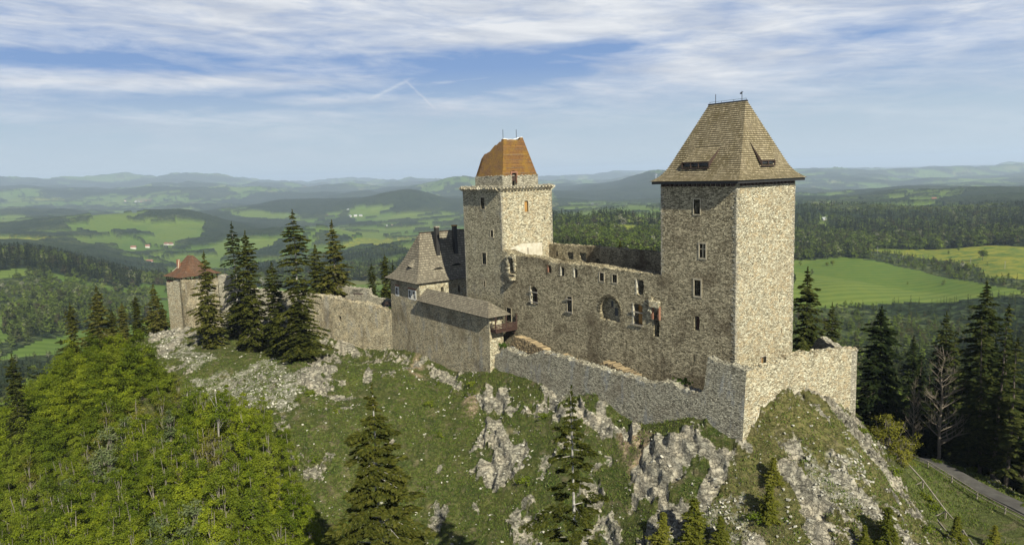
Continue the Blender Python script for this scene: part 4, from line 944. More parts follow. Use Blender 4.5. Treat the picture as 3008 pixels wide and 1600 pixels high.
mb.box((2.1, -.6, 16.75), (3.9, .1, 17.1), PF.M, jit=.08).box((2.0, -.5, 13.4), (4.1, .1, 13.75), PF.M, jit=.1).box((3.4, -.9, 12.6), (3.9, .1, 13.2), PF.M, jit=.06).box((2.5, -.8, 12.75), (2.9, .1, 13.2), PF.M, jit=.06)
mb.build('bay_remains', M['bright'], pal)
MB().box((3.1, -.1, 14.1), (3.9, .5, 16.5), PF.M).v
mb = MB(); r_ = random.Random(9)
for z_ in np.arange(11.0, 13.3, .28): mb.box((37.7-r_.uniform(0, .2), -r_.uniform(.3, .65), z_), (38.2, .1, z_+.26), PF.M, jit=.05)
mb.box((38.0, -.6, 12.0), (39.6, .05, 13.0), PF.M, jit=.12); mb.build('latrine_remains', M['bright'], pal)
for s_ in (38.1, 39.4):
    mb = MB()
    for z_ in np.arange(10.2, 12.0, .2): mb.box((s_-random.uniform(0, .08), -.3, z_), (s_+.24, .1, z_+.2), PF.M, jit=.02)
    mb.build('brick_jamb', M['brick'], pal)
for i, zz in ((7, (10.9, 9.1)), (8, (10.75, 8.6)), (9, (10.7, 8.75))):
    s0, s1 = ph[i][:2]
    for z_ in zz: MB().box((s0-.45, -.22, z_), (s1+.25, -.10, z_+.16), PF.M).build('plank', M['greywood'], pal)
MB().box((ph[7][0], .9, 8.8), (ph[7][1], .96, 11.6), PF.M).build('window_boarding', M['darkwood'], pal)
MB().box((ph[9][0]+.25, .9, 8.8), (ph[9][1], .96, 11.8), PF.M).build('window_boarding', M['yellowwood'], pal)
# niche windows inside the big arch
MB().box((41.4-q0, .93, 10.6), (41.9-q0, .949, 11.6), PF.M).box((42.2-q0, .93, 9.3), (42.9-q0, .949, 10.6), PF.M).build('niche_shade_panel', M['iron_and_shade'], pal)  # dark plates on the recess back, shade of the openings as colour
mb = MB(); r_ = random.Random(4)
for i in range(46):
    a = math.pi*(i/45); mb.box((-.14, -.05, -.28), (.14, .05, .28), PF.M @ Matrix.Translation((42.02-q0+2.45*math.cos(a), 0, 10.0+2.5*math.sin(a))) @ Matrix.Rotation(-(a-math.pi/2), 4, 'Y'))
mb.build('arch_stones', M['palace'], pal)

# ======== outer ward wall, bailey wall
ot = [(0, -.9), (2.0, -.9), (4.3, .6), (7.1, .5), (10.2, .1), (14.9, 1.8), (24.9, 1.9), (31.8, 1.7), (38, 1.7), (41, 2.1), (43.8, 2.7), (47.7, 2.1), (49.9, 2.9), (50.0, 7.3), (53, 7.0), (56.34, 6.75)]
outer, OF = wall('outer_wall', (13.98, -3.5), (70.32, -3.5), 1.3, -12, ot, M['outer'], (), None, 7, .20, .07)
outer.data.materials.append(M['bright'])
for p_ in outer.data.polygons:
    if p_.normal.x > .9 and p_.center.x > 70.2: p_.material_index = 1  # end face towards the sun carries the sunlit stone colour
tag(outer, 'long low ragged rubble wall in front of the palace, rising to a sharp corner', 'wall')
a86 = R(86); gt = [(0, 6.75), (1, 6.95), (2.3, 6.8), (4.2, 6.65), (6.3, 6.75), (9, 7.1), (10.1, 7.3), (12, 7.1), (13.3, 6.9), (13.6, 6.1), (14.1, 6.1), (14.3, 6.85), (17, 6.6), (19.1, 6.4), (23.1, 6.13)]
GQ = (70.23+math.cos(a86)*23.1, -3.5+math.sin(a86)*23.1)
bail = empty('bailey_wall', (71, 8, 0), 'pale sunlit rubble wall arching over the grassy mound below the big tower', 'wall')
# the wall's outer face looks towards +x, so it runs the other way round
gt2 = [(23.1-s, z) for s, z in gt][::-1]
gb = [(max(0, s_-1.28), z_) for s_, z_ in gt if s_ >= 1]
wall('wall', (70.32, -2.22), GQ, 1.5, -14, gb, M['bright'], ((3.6, 3.8, 6.0, 6.2), (1.3, 1.5, 5.9, 6.1)), bail, 8, .16)
mb = MB()
for dk in (0,):
    for k_ in range(60):
        y_ = -2.2+k_*.36; zz = float(np.interp(y_, [-2.2, -1.6, -.8, .9, 3.6, 7, 10, 12.7, 15.5, 19.3], [-1.2, 0, 1.05, 1.9, 2.35, 2.15, 1.35, .1, -1.8, -4.5]))
        mb.box((70.45+y_*.07-.1, y_-.2, zz-.35), (70.45+y_*.07+.05, y_+.2, zz+.28), None, jit=.07)
mb.build('footing_stones', M['white'], bail)
wall('return_wall', (71.7, 18.1), (64.2, 20.2), -1.2, -10, [(0, 5.9), (2.6, 5.8), (5.9, 6.7), (6.6, 6.3), (7.6, 4.6)], M['ruin'], (), bail, 9, .2)

# ======== gatehouse range: curtain with covered wall-walk
gate = empty('gate_curtain', (-4, -4, 0), 'high rubble curtain with a long shingled wall-walk roof, in front of the left tower', 'wall')
ct = [(0, 2.1), (.4, 6.0), (13.4, 6.0), (39.4, 6.0)]
gw, GF = wall('wall', (-24.3, -5), (15.35, -5), 3.0, -14, [(0, 5.9), (39.65, 5.9)], M['curtain'], (), gate, 10, 0, .02, cop=False)
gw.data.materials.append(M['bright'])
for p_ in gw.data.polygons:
    if p_.normal.x > .9 and p_.center.x > 15: p_.material_index = 1  # sunlit end painted with the lighter stone copy
gx0, gx1 = -10.9, 16.6
V, Fc, UV = roof_faces((gx0-14, -6.05, gx1, -.9), (gx0-14, -3.5, 13.0, -3.45), 6.25, 8.55, [(0, 0), (1, 1)], 9, .05)
rm = py_mesh('roof', V, Fc, UV); bm_ = bmesh.new(); bm_.from_mesh(rm)
res = bmesh.ops.bisect_plane(bm_, geom=bm_.verts[:]+bm_.edges[:]+bm_.faces[:], plane_co=(gx0, 0, 0), plane_no=(-1, 0, .08), clear_outer=True); bm_.to_mesh(rm); bm_.free()
gr = link('roof', rm, gate, M['greyshingle'])
mb = MB()
for x_ in (-6, 0, 6, 12): mb.beam((x_, -2.1, 5.9), (x_, -2.1, 6.6), .2)
mb.beam((gx0, -5.8, 6.2), (15.6, -5.8, 6.2), .18).beam((gx0, -1.2, 6.2), (15.6, -1.2, 6.2), .18).build('roof_beam', M['darkwood'], gate)
gal = empty('timber_gallery', (16, -1.5, 3.5), 'dark brown timber footbridge between the curtain end and a palace door', 'footbridge')
mb = MB(); mb.box((15.38, -4.9, 3.35), (17.2, -.02, 3.6)); mb.beam((16.3, -.6, 3.4), (16.3, -.02, 2.5), .2).build('deck', M['redwood'], gal)
mb = MB()
for i in range(5): mb.box((17.1, -4.9, 3.7+i*.26), (17.2, -.05, 3.7+i*.26+.17)).box((15.4, -4.95, 3.7+i*.26), (17.2, -4.9, 3.7+i*.26+.17))
mb.build('railing', M['redwood'], gal)
for y_ in (-4.85, -2.5, -.2): MB().beam((17.15, y_, 3.5), (17.15, y_, 6.3), .18).build('post', M['redwood'], gal)

# ======== gatehouse dwelling
hs_ = empty('gate_house', (-17.5, 5, 0), 'stone house with large grey-brown flared hip roof and two dark chimneys', 'house')
hx0, hx1, hy0, hy1 = -24.25, -10.8, -4.98, 17.0
hw, HF, HR_ = tower('wall', hx0, hy0, hx1, hy1, 5.0, 10.0, .8,
   [(-21.7+24.25, -20.5+24.25, 6.0, 7.7), (-15.6+24.25, -14.5+24.25, 6.05, 7.75), (-13.75+24.25, -12.6+24.25, 6.1, 7.75)],
   [(5.26, 5.95, 6.95, 8.25), (9.6, 10.0, 6.6, 8.2), (12.0, 12.4, 6.6, 8.0), (13.2, 13.6, 6.6, 8.0)], M['curtain'], hs_)
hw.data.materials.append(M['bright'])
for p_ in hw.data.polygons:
    if p_.normal.x > .9 and p_.center.x > hx1-.05: p_.material_index = 1  # lighter stone on the sun side, light painted into the wall colour
MB().box((hx0, -1.9, -8), (hx1, hy1, 5.02)).build('lower_wall', M['curtain'], hs_)
for a, b in ((2.55, 3.75), (8.65, 9.75), (10.5, 11.65)): frame(HF, a, b, 6.05, 7.72, .2, M['lime'], hs_, bars=.55)
for a, b in ((2.2, 4.1), (8.3, 12.0)): MB().box((a, -.03, 8.05), (b, .1, 8.4), HF.M).build('relieving_arch', M['brick'], hs_)
hprof = [(0, 0), (.05, .12), (.13, .26), (.25, .40), (.40, .54), (1, 1)]
V, Fc, UV = roof_faces((hx0-1.0, hy0-1.0, hx1+.7, hy1+1), (-17.62, -.6, -17.5, hy1-4), 9.75, 19.75, hprof, 22, .06)
hroof = link('roof', py_mesh('roof', V, Fc, UV), hs_, M['greyshingle'])
sub(MB().box((-17.8, -.7, 19.65), (-17.3, hy1-4, 19.85)).build('ridge_cap', M['darkwood'], None), hroof)
for y_, cap in ((2.2, 'black'), (6.8, 'yellowwood')):
    mb = MB().box((-15.35, y_-.42, 14.8), (-14.5, y_+.42, 20.9)); c_ = mb.build('chimney', M['black'], hs_)
    sub(MB().box((-15.45, y_-.5, 20.9), (-14.4, y_+.5, 21.15)).build('chimney_cap', M[cap] if cap == 'yellowwood' else M['greywood'], None), c_)
def eyebrow(cx_, cy_, cz_, ax, w_, h_, out):
    """low curved dormer: a shingled swell with a dark slit"""
    V = []; n = 12; side = Vector((1, 0, 0)) if ax == 'f' else Vector((0, 1, 0)); o2 = Vector((0, -1, 0)) if ax == 'f' else Vector((1, 0, 0)); c = Vector((cx_, cy_, cz_))
    for i in range(n+1):
        a = -1+2*i/n; hh = h_*(math.cos(a*math.pi)+1)/2
        V.append(c+side*a*w_+o2*out*(hh/h_)*.8+Vector((0, 0, hh)))
    for i in range(n+1):
        a = -1+2*i/n; V.append(c+side*a*w_*.8-o2*1.3+Vector((0, 0, 2.3)))
    Fc = [(i, i+1, n+2+i, n+1+i) for i in range(n)]; UV = []
    for f_ in Fc: UV += [(f_[0]*.2, .1), (f_[1]*.2, .1), (f_[1]*.2, 7.9), (f_[0]*.2, 7.9)]
    d_ = sub(link('eyebrow_dormer', py_mesh('e', V, Fc, UV), None, M['greyshingle']), hroof)
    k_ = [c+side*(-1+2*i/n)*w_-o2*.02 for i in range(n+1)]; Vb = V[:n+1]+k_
    s_ = MB().add(Vb, [(i, i+1, n+2+i, n+1+i) for i in range(n)]).build('slit_shade_panel', M['iron_and_shade'], hroof); s_.matrix_parent_inverse = hroof.matrix_world.inverted()  # dark sheet closes the swell, its colour standing for the shade within
def hroof_pt(u01, h, face):
    k = float(np.interp(h, [p[0] for p in hprof], [p[1] for p in hprof])); r0 = (hx0-1.0, hy0-1.0, hx1+.7, hy1+1); r1 = (-17.62, -.6, -17.5, hy1-4)
    r_ = [r0[i]+(r1[i]-r0[i])*k for i in range(4)]; z = 9.75+10*h
    return ((r_[0]+(r_[2]-r_[0])*u01, r_[1], z) if face == 'f' else (r_[2], r_[1]+(r_[3]-r_[1])*u01, z))
eyebrow(*hroof_pt(.60, .26, 'f'), 'f', 1.5, .55, .75); eyebrow(*hroof_pt(.24, .22, 'r'), 'r', 1.7, .55, .75); eyebrow(*hroof_pt(.48, .26, 'r'), 'r', 1.7, .55, .75)

# ======== western curtain, ruins and the bastion
Bp = (-49.1, -15.0)
w1, WF = wall('west_curtain', (-24.32, -5.25), Bp, -2.2, -15, [(0, 2.1), (3.9, 2.4), (7.9, 3.1), (14.9, 3.4), (19.2, 4.1), (24, 4.1), (26.65, 3.9)], M['curtain'], [(15.9, 16.9, -1.75, -.4, .2, .03)], None, 12, .26)
tag(w1, 'long pale curtain wall with one small window, between stone house and firs', 'wall')
w2, _f2 = wall('ruined_wall', (-27.0, 1.9), (-55.0, -9.2), -1.1, -8, [(0, 2.2), (6.9, 2.7), (13.6, 3.3), (13.9, 5.1), (20.8, 5.2), (24.8, 5.5), (25.4, 6.2), (30.1, 6.6)], M['ruin'], (), None, 13, .16)
tag(w2, 'ragged higher ruin wall standing behind the pale curtain', 'wall')
w3, _f3 = wall('ruined_wall', Bp, (-73.4, -30.0), -1.4, -14, [(0, 4.3), (1.2, 4.7), (10, 4.5), (18, 5.1), (23, 6.4), (25, 8.1), (28.5, 8.2)], M['ruin'], (), None, 14, .25)
tag(w3, 'tall crumbling rubble wall behind the firs next to the red-roofed bastion', 'wall')
mb = MB()
for k_ in range(9): mb.beam(_f2.at(15.8+k_*.33, -.3, 5.3), _f2.at(15.9+k_*.33, 1.2, 5.1), .12, .05)
plat = mb.build('timber_platform', M['greywood'], None); tag(plat, 'small row of grey boards projecting from the higher ruin wall', 'platform')
lad = empty('leaning_timbers', tuple(WF.at(14, -.6, 3.4)), 'thin leaning wooden pole and boards on the pale curtain top', 'timbers')
MB().beam(WF.at(12.9, -.8, 3.5), WF.at(11.6, -.8, 5.3), .14).beam(WF.at(12.9, -1.6, 3.5), WF.at(14.4, -1.2, 3.7), .14).build('pole', M['greywood'], lad)
MB().box((9.6, -1.4, 5.1), (12.0, -.5, 5.25), WF.M).build('board', M['darkwood'], lad)
bench = empty('bench', (-25.8, -3.4, 2.6), 'small dark bench on the wall top left of the stone house', 'bench')
bM = Matrix.Translation((-27.0, -4.6, 2.75)) @ Matrix.Rotation(R(21.6), 4, 'Z')
MB().box((-.9, -.25, .42), (.9, .2, .50), bM).build('seat', M['darkwood'], bench)
MB().box((-.9, .2, .6), (.9, .27, .95), bM).build('backrest', M['darkwood'], bench)
for x_ in (-.75, .7): MB().box((x_, -.22, 0), (x_+.08, .2, .42), bM).build('leg', M['darkwood'], bench)
a1 = R(14.1); bc = (-74.48, -38.79); bl_ = (bc[0]-8.1*math.cos(a1), bc[1]-8.1*math.sin(a1)); br_ = (bc[0]-10.5*math.sin(a1), bc[1]+10.5*math.cos(a1))
bas = empty('bastion', (-79, -35, 0), 'small corner bastion with rusty red flared roof, leftmost building of the castle', 'tower')
wall('wall', bl_, bc, 1.0, -9, [(0, 6.8), (3.3, 6.9), (4.4, 7.6), (6.5, 8.2), (8.1, 8.0)], M['bright'], [(1.0, 1.25, 5.6, 5.9)], bas, 15, .1)
wall('wall', bc, br_, 1.0, -9, [(0, 8.0), (2.5, 7.7), (6, 7.2), (10.5, 7.0)], M['curtain'], (), bas, 16, .15)
bfr = Fr(bl_, bc)
wall('wall', tuple(bfr.at(0, 10.4, 0))[:2], bl_, 1.0, -9, [(0, 6.8), (10.3, 6.8)], M['curtain'], (), bas, 17, .1)
mb = MB(); mb.box((0.05, .15, 6.8), (8.0, .35, 7.5), bfr.M)
for s_ in np.arange(.1, 8.1, 1.1): mb.box((s_, .1, 7.4), (s_+.15, .3, 8.5), bfr.M)
for s_ in np.arange(.2, 10.4, 1.2): mb.box((7.75, s_, 7.2), (7.95, s_+.15, 8.5), bfr.M)
mb.box((.05, .1, 8.35), (8.05, .3, 8.55), bfr.M).box((7.7, .3, 8.35), (8.0, 10.3, 8.55), bfr.M).build('timber_parapet', M['redwood'], bas)
V, Fc, UV = roof_faces((-.55, -.55, 8.65, 11.0), (2.9, 4.9, 5.0, 5.3), 8.5, 13.5, [(0, 0), (.08, .2), (.2, .38), (.38, .55), (1, 1)], 16, .05)
rm = py_mesh('roof', V, Fc, UV); rm.transform(bfr.M); link('roof', rm, bas, M['redshingle'])
MB().box((2.0, 2.2, 9.6), (2.7, 2.9, 12.6), bfr.M).build('chimney', M['brick'], bas)
MB().beam(bfr.at(1.5, 1.2, 9.55), bfr.at(2.4, 2.1, 10.6), .2, .1).beam(bfr.at(2.72, 2.15, 10.3), bfr.at(2.75, 2.6, 12.6), .12).build('flashing', M['white'], bas)

# ======== woodpiles in the ward
def logpile(name, x0, x1, y0, y1, hgt, label, seed):
    r_ = random.Random(seed); mb = MB(); zb_ = .0; n = 0
    x = x0
    while x < x1:
        t_ = (x-x0)/(x1-x0); H = hgt*min(1, t_*5+.35)*(1-.55*max(0, t_-.35)); z = zb_
        while z < H:
            rr = r_.uniform(.09, .17)
            mb.tube([(x+r_.uniform(-.05, .05), y0+r_.uniform(-.08, .1), z+rr), (x+r_.uniform(-.12, .12), y1+r_.uniform(-.1, .1), z+rr)], [rr, rr*.95], 5); z += rr*1.75
        x += .24
    o = mb.build(name, M['log'], None); tag(o, label, 'woodpile', 'stacks of split firewood in the ward'); return o
t = mat('split_logs'); g = t.node('ShaderNodeNewGeometry'); ri = g.outputs['Random Per Island']
t.set(t.b.inputs['Base Color'], t.mix(ri, (.26, .195, .11), (.10, .075, .045))); M['log'] = t.m
logpile('firewood_stack', 17.6, 27.6, -2.0, -.5, 2.5, 'longest firewood stack, next to the footbridge end of the ward', 1)
logpile('firewood_stack', 31.5, 35.2, -1.5, -.4, 1.35, 'smallest firewood stack, mostly hidden behind the low wall', 2)
logpile('firewood_stack', 41.0, 49.2, -2.0, -.4, 2.15, 'broad firewood stack below the arched palace window', 3)
# ---------------------------------------------------------------- plants
def leaf_mat(name, stops, trans=.35, sc=.35, islw=.5):
    t = mat(name); g = t.node('ShaderNodeNewGeometry'); oi = t.node('ShaderNodeObjectInfo')
    f = t.math('ADD', t.math('MULTIPLY', g.outputs['Random Per Island'], islw), t.math('MULTIPLY', oi.outputs['Random'], 1-islw))
    n = t.noise(g.outputs['Position'], sc, 3, .6); f = t.math('ADD', f, t.math('MULTIPLY', t.math('SUBTRACT', n, .5), .5))
    col = t.ramp(f, stops)
    df = t.node('ShaderNodeBsdfDiffuse'); tr = t.node('ShaderNodeBsdfTranslucent'); ms = t.node('ShaderNodeMixShader')
    t.set(df.inputs[0], col); t.set(tr.inputs[0], t.mix(1.0, col, (1.0, 1.0, .45), 'MULTIPLY')); ms.inputs[0].default_value = trans
    t.l.new(df.outputs[0], ms.inputs[1]); t.l.new(tr.outputs[0], ms.inputs[2]); t.l.new(ms.outputs[0], t.o.inputs[0]); t.n.remove(t.b)
    return t.m
M['fir'] = leaf_mat('fir_needles', [(.15, (.014, .018, .005)), (.45, (.036, .041, .008)), (.75, (.066, .066, .013)), (.95, (.105, .095, .025))], .12)
M['spruce'] = leaf_mat('dark_spruce_needles', [(.15, (.008, .013, .005)), (.5, (.022, .030, .009)), (.85, (.052, .056, .015))], .12)
M['young'] = leaf_mat('young_spruce_needles', [(.1, (.05, .062, .010)), (.5, (.110, .115, .016)), (.9, (.17, .16, .028))], .25)
M['leafA'] = leaf_mat('fresh_leaves', [(.1, (.040, .062, .007)), (.5, (.112, .146, .012)), (.9, (.215, .240, .018))], .4)
M['leafB'] = leaf_mat('green_leaves', [(.1, (.048, .072, .008)), (.5, (.108, .140, .014)), (.9, (.180, .205, .022))], .4)
M['leafC'] = leaf_mat('olive_leaves', [(.1, (.065, .066, .012)), (.5, (.130, .128, .020)), (.9, (.19, .18, .030))], .4)
M['leafD'] = leaf_mat('grey_green_leaves', [(.1, (.055, .075, .028)), (.5, (.105, .130, .055)), (.9, (.16, .18, .085))], .35)
M['blossom'] = leaf_mat('white_blossom', [(.1, (.12, .13, .08)), (.9, (.26, .26, .20))], .3)
M['bark'] = plain('grey_bark', (.20, .175, .145), (.10, .085, .068), 5, .04)
M['palebark'] = plain('pale_bark', (.30, .28, .25), (.13, .115, .10), 3, .03)
M['greybark'] = plain('bare_grey_bark', (.17, .14, .105), (.10, .082, .06), 5, .03)
M['fbark'] = plain('dark_bark', (.09, .07, .055), (.05, .04, .032), 5, .04)
def rhombi(c, a, b):
    """leaf-like four-cornered faces: centre, half axis a, half axis b (n x 3 each)"""
    n = len(c); v = np.stack([c-a, c+b, c+a, c-b], 1).reshape(-1, 3); return v, np.arange(4*n).reshape(-1, 4)
def unit(v): return v/np.maximum(np.linalg.norm(v, axis=1, keepdims=True), 1e-9)
def fir_crown(H, Rb, clear, seed, step=.42, per=6, dens=1.0, twig=1.0, gaps=.12, droop=.35, power=.8, inner=0.0):
    r = np.random.default_rng(seed); C_, A_, B_ = [], [], []; zs = clear*H; k = 0; limbs = []
    while zs < H*.985:
        t = (zs-clear*H)/(H*(1-clear)); prof = Rb*((1-t)**power*(.80+.20*math.cos(t*(7+seed%5)+seed)) + .10*(t < .9))*(1 if t < .9 else .8+.5*(1-t))
        prof = max(prof, .35); nb = max(3, int(per*(1-.3*t)))
        for i in range(nb):
            if r.random() < gaps*(1+inner*(1-t)): continue
            az = 2*math.pi*(i+k*.37)/nb + r.uniform(-.35, .35); L = prof*r.uniform(.60, 1.12)
            d = np.array([math.cos(az), math.sin(az), 0]); side = np.array([-d[1], d[0], 0]); rise = .45*t-.12+r.uniform(-.1, .1)
            ph = az*1.7+seed; L *= .80+.42*math.sin(ph+t*7)*math.cos(az*2.3-t*11+seed)+.1*r.normal(); L = max(L, .3); m = max(3, int(L*7*dens)); s = r.uniform(.12, 1.02, m)**.75; s0_ = min(.7, inner*(1-t)*2.0); s = s0_+(1-s0_)*s; sd = np.where(r.random(m) < .5, -1, 1); wv = (1.05-s*.75)*.42*L*r.uniform(.1, 1, m)
            p = d*(s*L)[:, None] + side*(sd*wv)[:, None]; p[:, 2] += zs + rise*s*L - droop*(s**2)*L*.6 - .12*wv + r.normal(0, .05, m)
            ln = twig*r.uniform(.16, .38, m); ax = d*(.75)+side*(sd*.65)[:, None]+np.stack([np.zeros(m), np.zeros(m), r.uniform(-.55, .12, m)], 1); ax = unit(ax)
            wd_ = unit(np.cross(ax, np.array([0, 0, 1.0])+r.normal(0, .35, (m, 3))))
            C_.append(p); A_.append(ax*ln[:, None]); B_.append(wd_*(ln*r.uniform(.32, .6, m))[:, None])
            if t < .8 and r.random() < .4: limbs.append(((0, 0, zs), tuple(d*L*.8+np.array([0, 0, zs+rise*.8*L-droop*.64*L*.6])), .035+.02*L/3))
        zs += step*r.uniform(.7, 1.3)*(1+.15*(1-t)); k += 1
    m = 30; s = r.uniform(0, 1, m); az = r.uniform(0, 6.28, m); p = np.stack([np.cos(az)*.25*(1-s), np.sin(az)*.25*(1-s), H*(.95+.06*s)], 1)
    C_.append(p); A_.append(np.stack([np.cos(az)*.15, np.sin(az)*.15, np.full(m, .22)], 1)); B_.append(np.stack([-np.sin(az)*.09, np.cos(az)*.09, np.zeros(m)], 1))
    v, f = rhombi(np.concatenate(C_), np.concatenate(A_), np.concatenate(B_)); return v, f, limbs
def leafy_crown(H, Rx, low, seed, clusters=56, per=170, leaf=.118, spread=.56, shell=.62, hollow=.25):
    r = np.random.default_rng(seed); n = clusters; u = unit(r.normal(0, 1, (n, 3))); rad = shell+(1-shell)*r.random(n)**.5; rad[r.random(n) < hollow] *= .5
    zc = low*H+(H-low*H)*.5; hz = (H-low*H)*.5; lump = 1+.22*np.sin(u[:, 0]*5+seed)+.18*np.sin(u[:, 1]*7-seed)
    cc = u*rad[:, None]*np.array([Rx, Rx, hz])*lump[:, None]; cc[:, 2] += zc; cc[:, :2] *= (1-.55*np.clip((cc[:, 2:]-zc)/hz, 0, 1))
    cs = spread*r.uniform(.65, 1.35, n); c = (cc[:, None, :]+r.normal(0, 1, (n, per, 3))*cs[:, None, None]*np.array([.62, .62, .40])).reshape(-1, 3)
    m = len(c); nrm = unit(unit(c-np.array([0, 0, zc-hz*.3]))+r.normal(0, .55, (m, 3))+np.array([0, 0, .35])); a = unit(np.cross(nrm, r.normal(0, 1, (m, 3)))); b = np.cross(nrm, a); l = leaf*r.uniform(.6, 1.35, m)
    v, f = rhombi(c, a*l[:, None], b*(l*.62)[:, None]); return v, f, cc
def branchy(mb, p, d, L, rad, depth, r, bend=.25, split=3):
    pts = [Vector(p)]; dd = Vector(d); rr = [rad]; n = 4
    for i in range(n):
        dd = (dd+Vector((r.gauss(0, bend*.35), r.gauss(0, bend*.35), .06))).normalized(); pts.append(pts[-1]+dd*L/n); rr.append(rad*(1-.72*(i+1)/n))
    mb.tube(pts, rr, 4 if depth < 2 else 6)
    if depth > 0:
        for k in range(split+(depth > 1)):
            t = r.uniform(.3, .98); i = min(n-1, int(t*n)); q = pts[i].lerp(pts[i+1], t*n-i); ax = Vector((r.gauss(0, 1), r.gauss(0, 1), r.uniform(.1, .8))).normalized()
            branchy(mb, q, (dd*.75+ax*.8).normalized(), L*r.uniform(.35, .6), rr[i]*.55, depth-1, r, bend, split)
PROTO = {}
def proto_conifer(key, H, Rb, clear, seed, leaf, bark, trunk_r=.28, **kw):
    v, f, limbs = fir_crown(H, Rb, clear, seed, **kw); cme = np_mesh('crown', v, f); cme.materials.append(leaf)
    mb = MB(); r = random.Random(seed); n = 9; pts = [(r.uniform(-.12, .12)*(i > 0), r.uniform(-.12, .12)*(i > 0), -1.5+(H+.9)*i/n) for i in range(n+1)]
    mb.tube(pts, [trunk_r*(1-.93*i/n)+.02 for i in range(n+1)], 8)
    for a, b, w_ in limbs: mb.tube([a, b], [w_, w_*.4], 4)
    for k in range(int(8*clear/.25) if clear > .1 else 3):       # dead snags low down
        z = r.uniform(.06, max(clear, .15)+.1)*H; az = r.uniform(0, 6.28); L = r.uniform(.8, 2.4)
        mb.tube([(0, 0, z), (math.cos(az)*L*.6, math.sin(az)*L*.6, z-.05*L), (math.cos(az)*L, math.sin(az)*L, z-.3*L)], [.035, .02, .01], 4)
    tme = py_mesh('trunk', mb.v, mb.f); tme.materials.append(bark); PROTO[key] = (H, cme, tme)
def proto_leafy(key, H, Rx, low, seed, leaf_m, bark, tr=.13, multi=1, **kw):
    v, f, cc = leafy_crown(H, Rx, low, seed, **kw); cme = np_mesh('crown', v, f); cme.materials.append(leaf_m)
    mb = MB(); r = random.Random(seed)
    for j in range(multi):
        x, y = (r.uniform(-.5, .5), r.uniform(-.5, .5)) if multi > 1 else (0, 0); n = 6
        pts = [(x*(1+i*.4)+r.uniform(-.12, .12), y*(1+i*.4)+r.uniform(-.12, .12), -1+(H*.9+1)*i/n) for i in range(n+1)]; mb.tube(pts, [tr*(1-.85*i/n)+.012 for i in range(n+1)], 6)
        for k in r.sample(range(len(cc)), min(14, len(cc))):
            c = cc[k]; h = max(low*H*.6, c[2]*r.uniform(.45, .75)); q = Vector((x, y, h)); mb.tube([q, q.lerp(Vector(c), .55)+Vector((0, 0, .25)), Vector(c)], [tr*.4, tr*.25, .02], 4)
    tme = py_mesh('trunk', mb.v, mb.f); tme.materials.append(bark); PROTO[key] = (H, cme, tme)
def plant(name, key, x, y, H, label, cat='tree', group=None, rz=None, wide=1.0, z=None, parts=True, lean=0.0):
    H0, cme, tme = PROTO[key]; s = H/H0; zz = gz(x, y)-.15 if z is None else z
    if parts:
        e = bpy.data.objects.new(name, None); COL.objects.link(e); e.empty_display_size = .5
        for nm, me in (('crown', cme), ('trunk', tme)):
            c = bpy.data.objects.new(nm, me); COL.objects.link(c); c.parent = e
    else:
        e = bpy.data.objects.new(name, cme); COL.objects.link(e)
    e.location = (x, y, zz); e.rotation_euler = (lean*random.uniform(-1, 1), lean*random.uniform(-1, 1), random.uniform(0, 6.28) if rz is None else rz); e.scale = (s*wide, s*wide, s)
    tag(e, label, cat, group); return e

for i in range(3): proto_conifer('fir%d' % i, 24, (5.3, 4.8, 5.0)[i], .04, 10+i, M['fir'], M['bark'], .30, dens=3.4, twig=1.25, gaps=.12, per=7, power=.62)
proto_conifer('firtall', 30, 5.6, .08, 31, M['fir'], M['palebark'], .33, step=.5, dens=3.4, twig=1.25, gaps=.24, per=7, droop=.45, power=.60)
proto_conifer('firfront', 38, 6.6, .34, 41, M['fir'], M['palebark'], .36, step=.40, per=8, dens=9, twig=.70, gaps=.26, inner=.32, power=.62, droop=.45)
proto_conifer('firthin', 36, 4.9, .28, 57, M['fir'], M['palebark'], .33, step=.46, per=6, dens=9, twig=.70, gaps=.36, inner=.36, power=.40, droop=.4)
proto_conifer('sprucebig', 30, 7.0, .03, 61, M['spruce'], M['fbark'], .35, step=.5, per=7, dens=3.2, twig=1.35, gaps=.12, power=.75, droop=.55)
for i in range(3): proto_conifer('forest%d' % i, 26, 3.1, .12, 71+i, M['spruce'], M['fbark'], .26, step=.8, per=6, dens=2.2, twig=1.5, gaps=.12, droop=.5, power=.75)
for i in range(2): proto_conifer('young%d' % i, 7, 1.5, .02, 81+i, M['young'], M['bark'], .09, step=.17, per=7, dens=5, twig=.5, gaps=.1, droop=.1, power=.85)
proto_leafy('decA0', 10, 2.6, .12, 3, M['leafA'], M['bark'], multi=2); proto_leafy('decA1', 10, 2.3, .1, 4, M['leafA'], M['bark'], clusters=40)
proto_leafy('decB0', 10, 2.4, .1, 5, M['leafB'], M['bark'], multi=2); proto_leafy('decB1', 10, 2.0, .14, 6, M['leafB'], M['bark'], clusters=36)
proto_leafy('decC0', 10, 2.4, .15, 7, M['leafC'], M['bark'], clusters=30, per=60, multi=2); proto_leafy('decC1', 10, 2.1, .2, 8, M['leafC'], M['bark'], clusters=34, per=50)
proto_leafy('decD0', 10, 2.0, .15, 9, M['leafD'], M['bark'], clusters=32, per=60, leaf=.17, multi=2)
proto_leafy('birch0', 12, 1.7, .35, 12, M['leafB'], M['palebark'], tr=.10, clusters=36, per=40, leaf=.14)
proto_leafy('bigA', 17, 4.6, .2, 13, M['leafB'], M['fbark'], tr=.3, clusters=80, per=70, leaf=.30, spread=1.0)
proto_leafy('bigB', 17, 4.2, .2, 14, M['leafA'], M['fbark'], tr=.3, clusters=70, per=70, leaf=.30, spread=1.0)
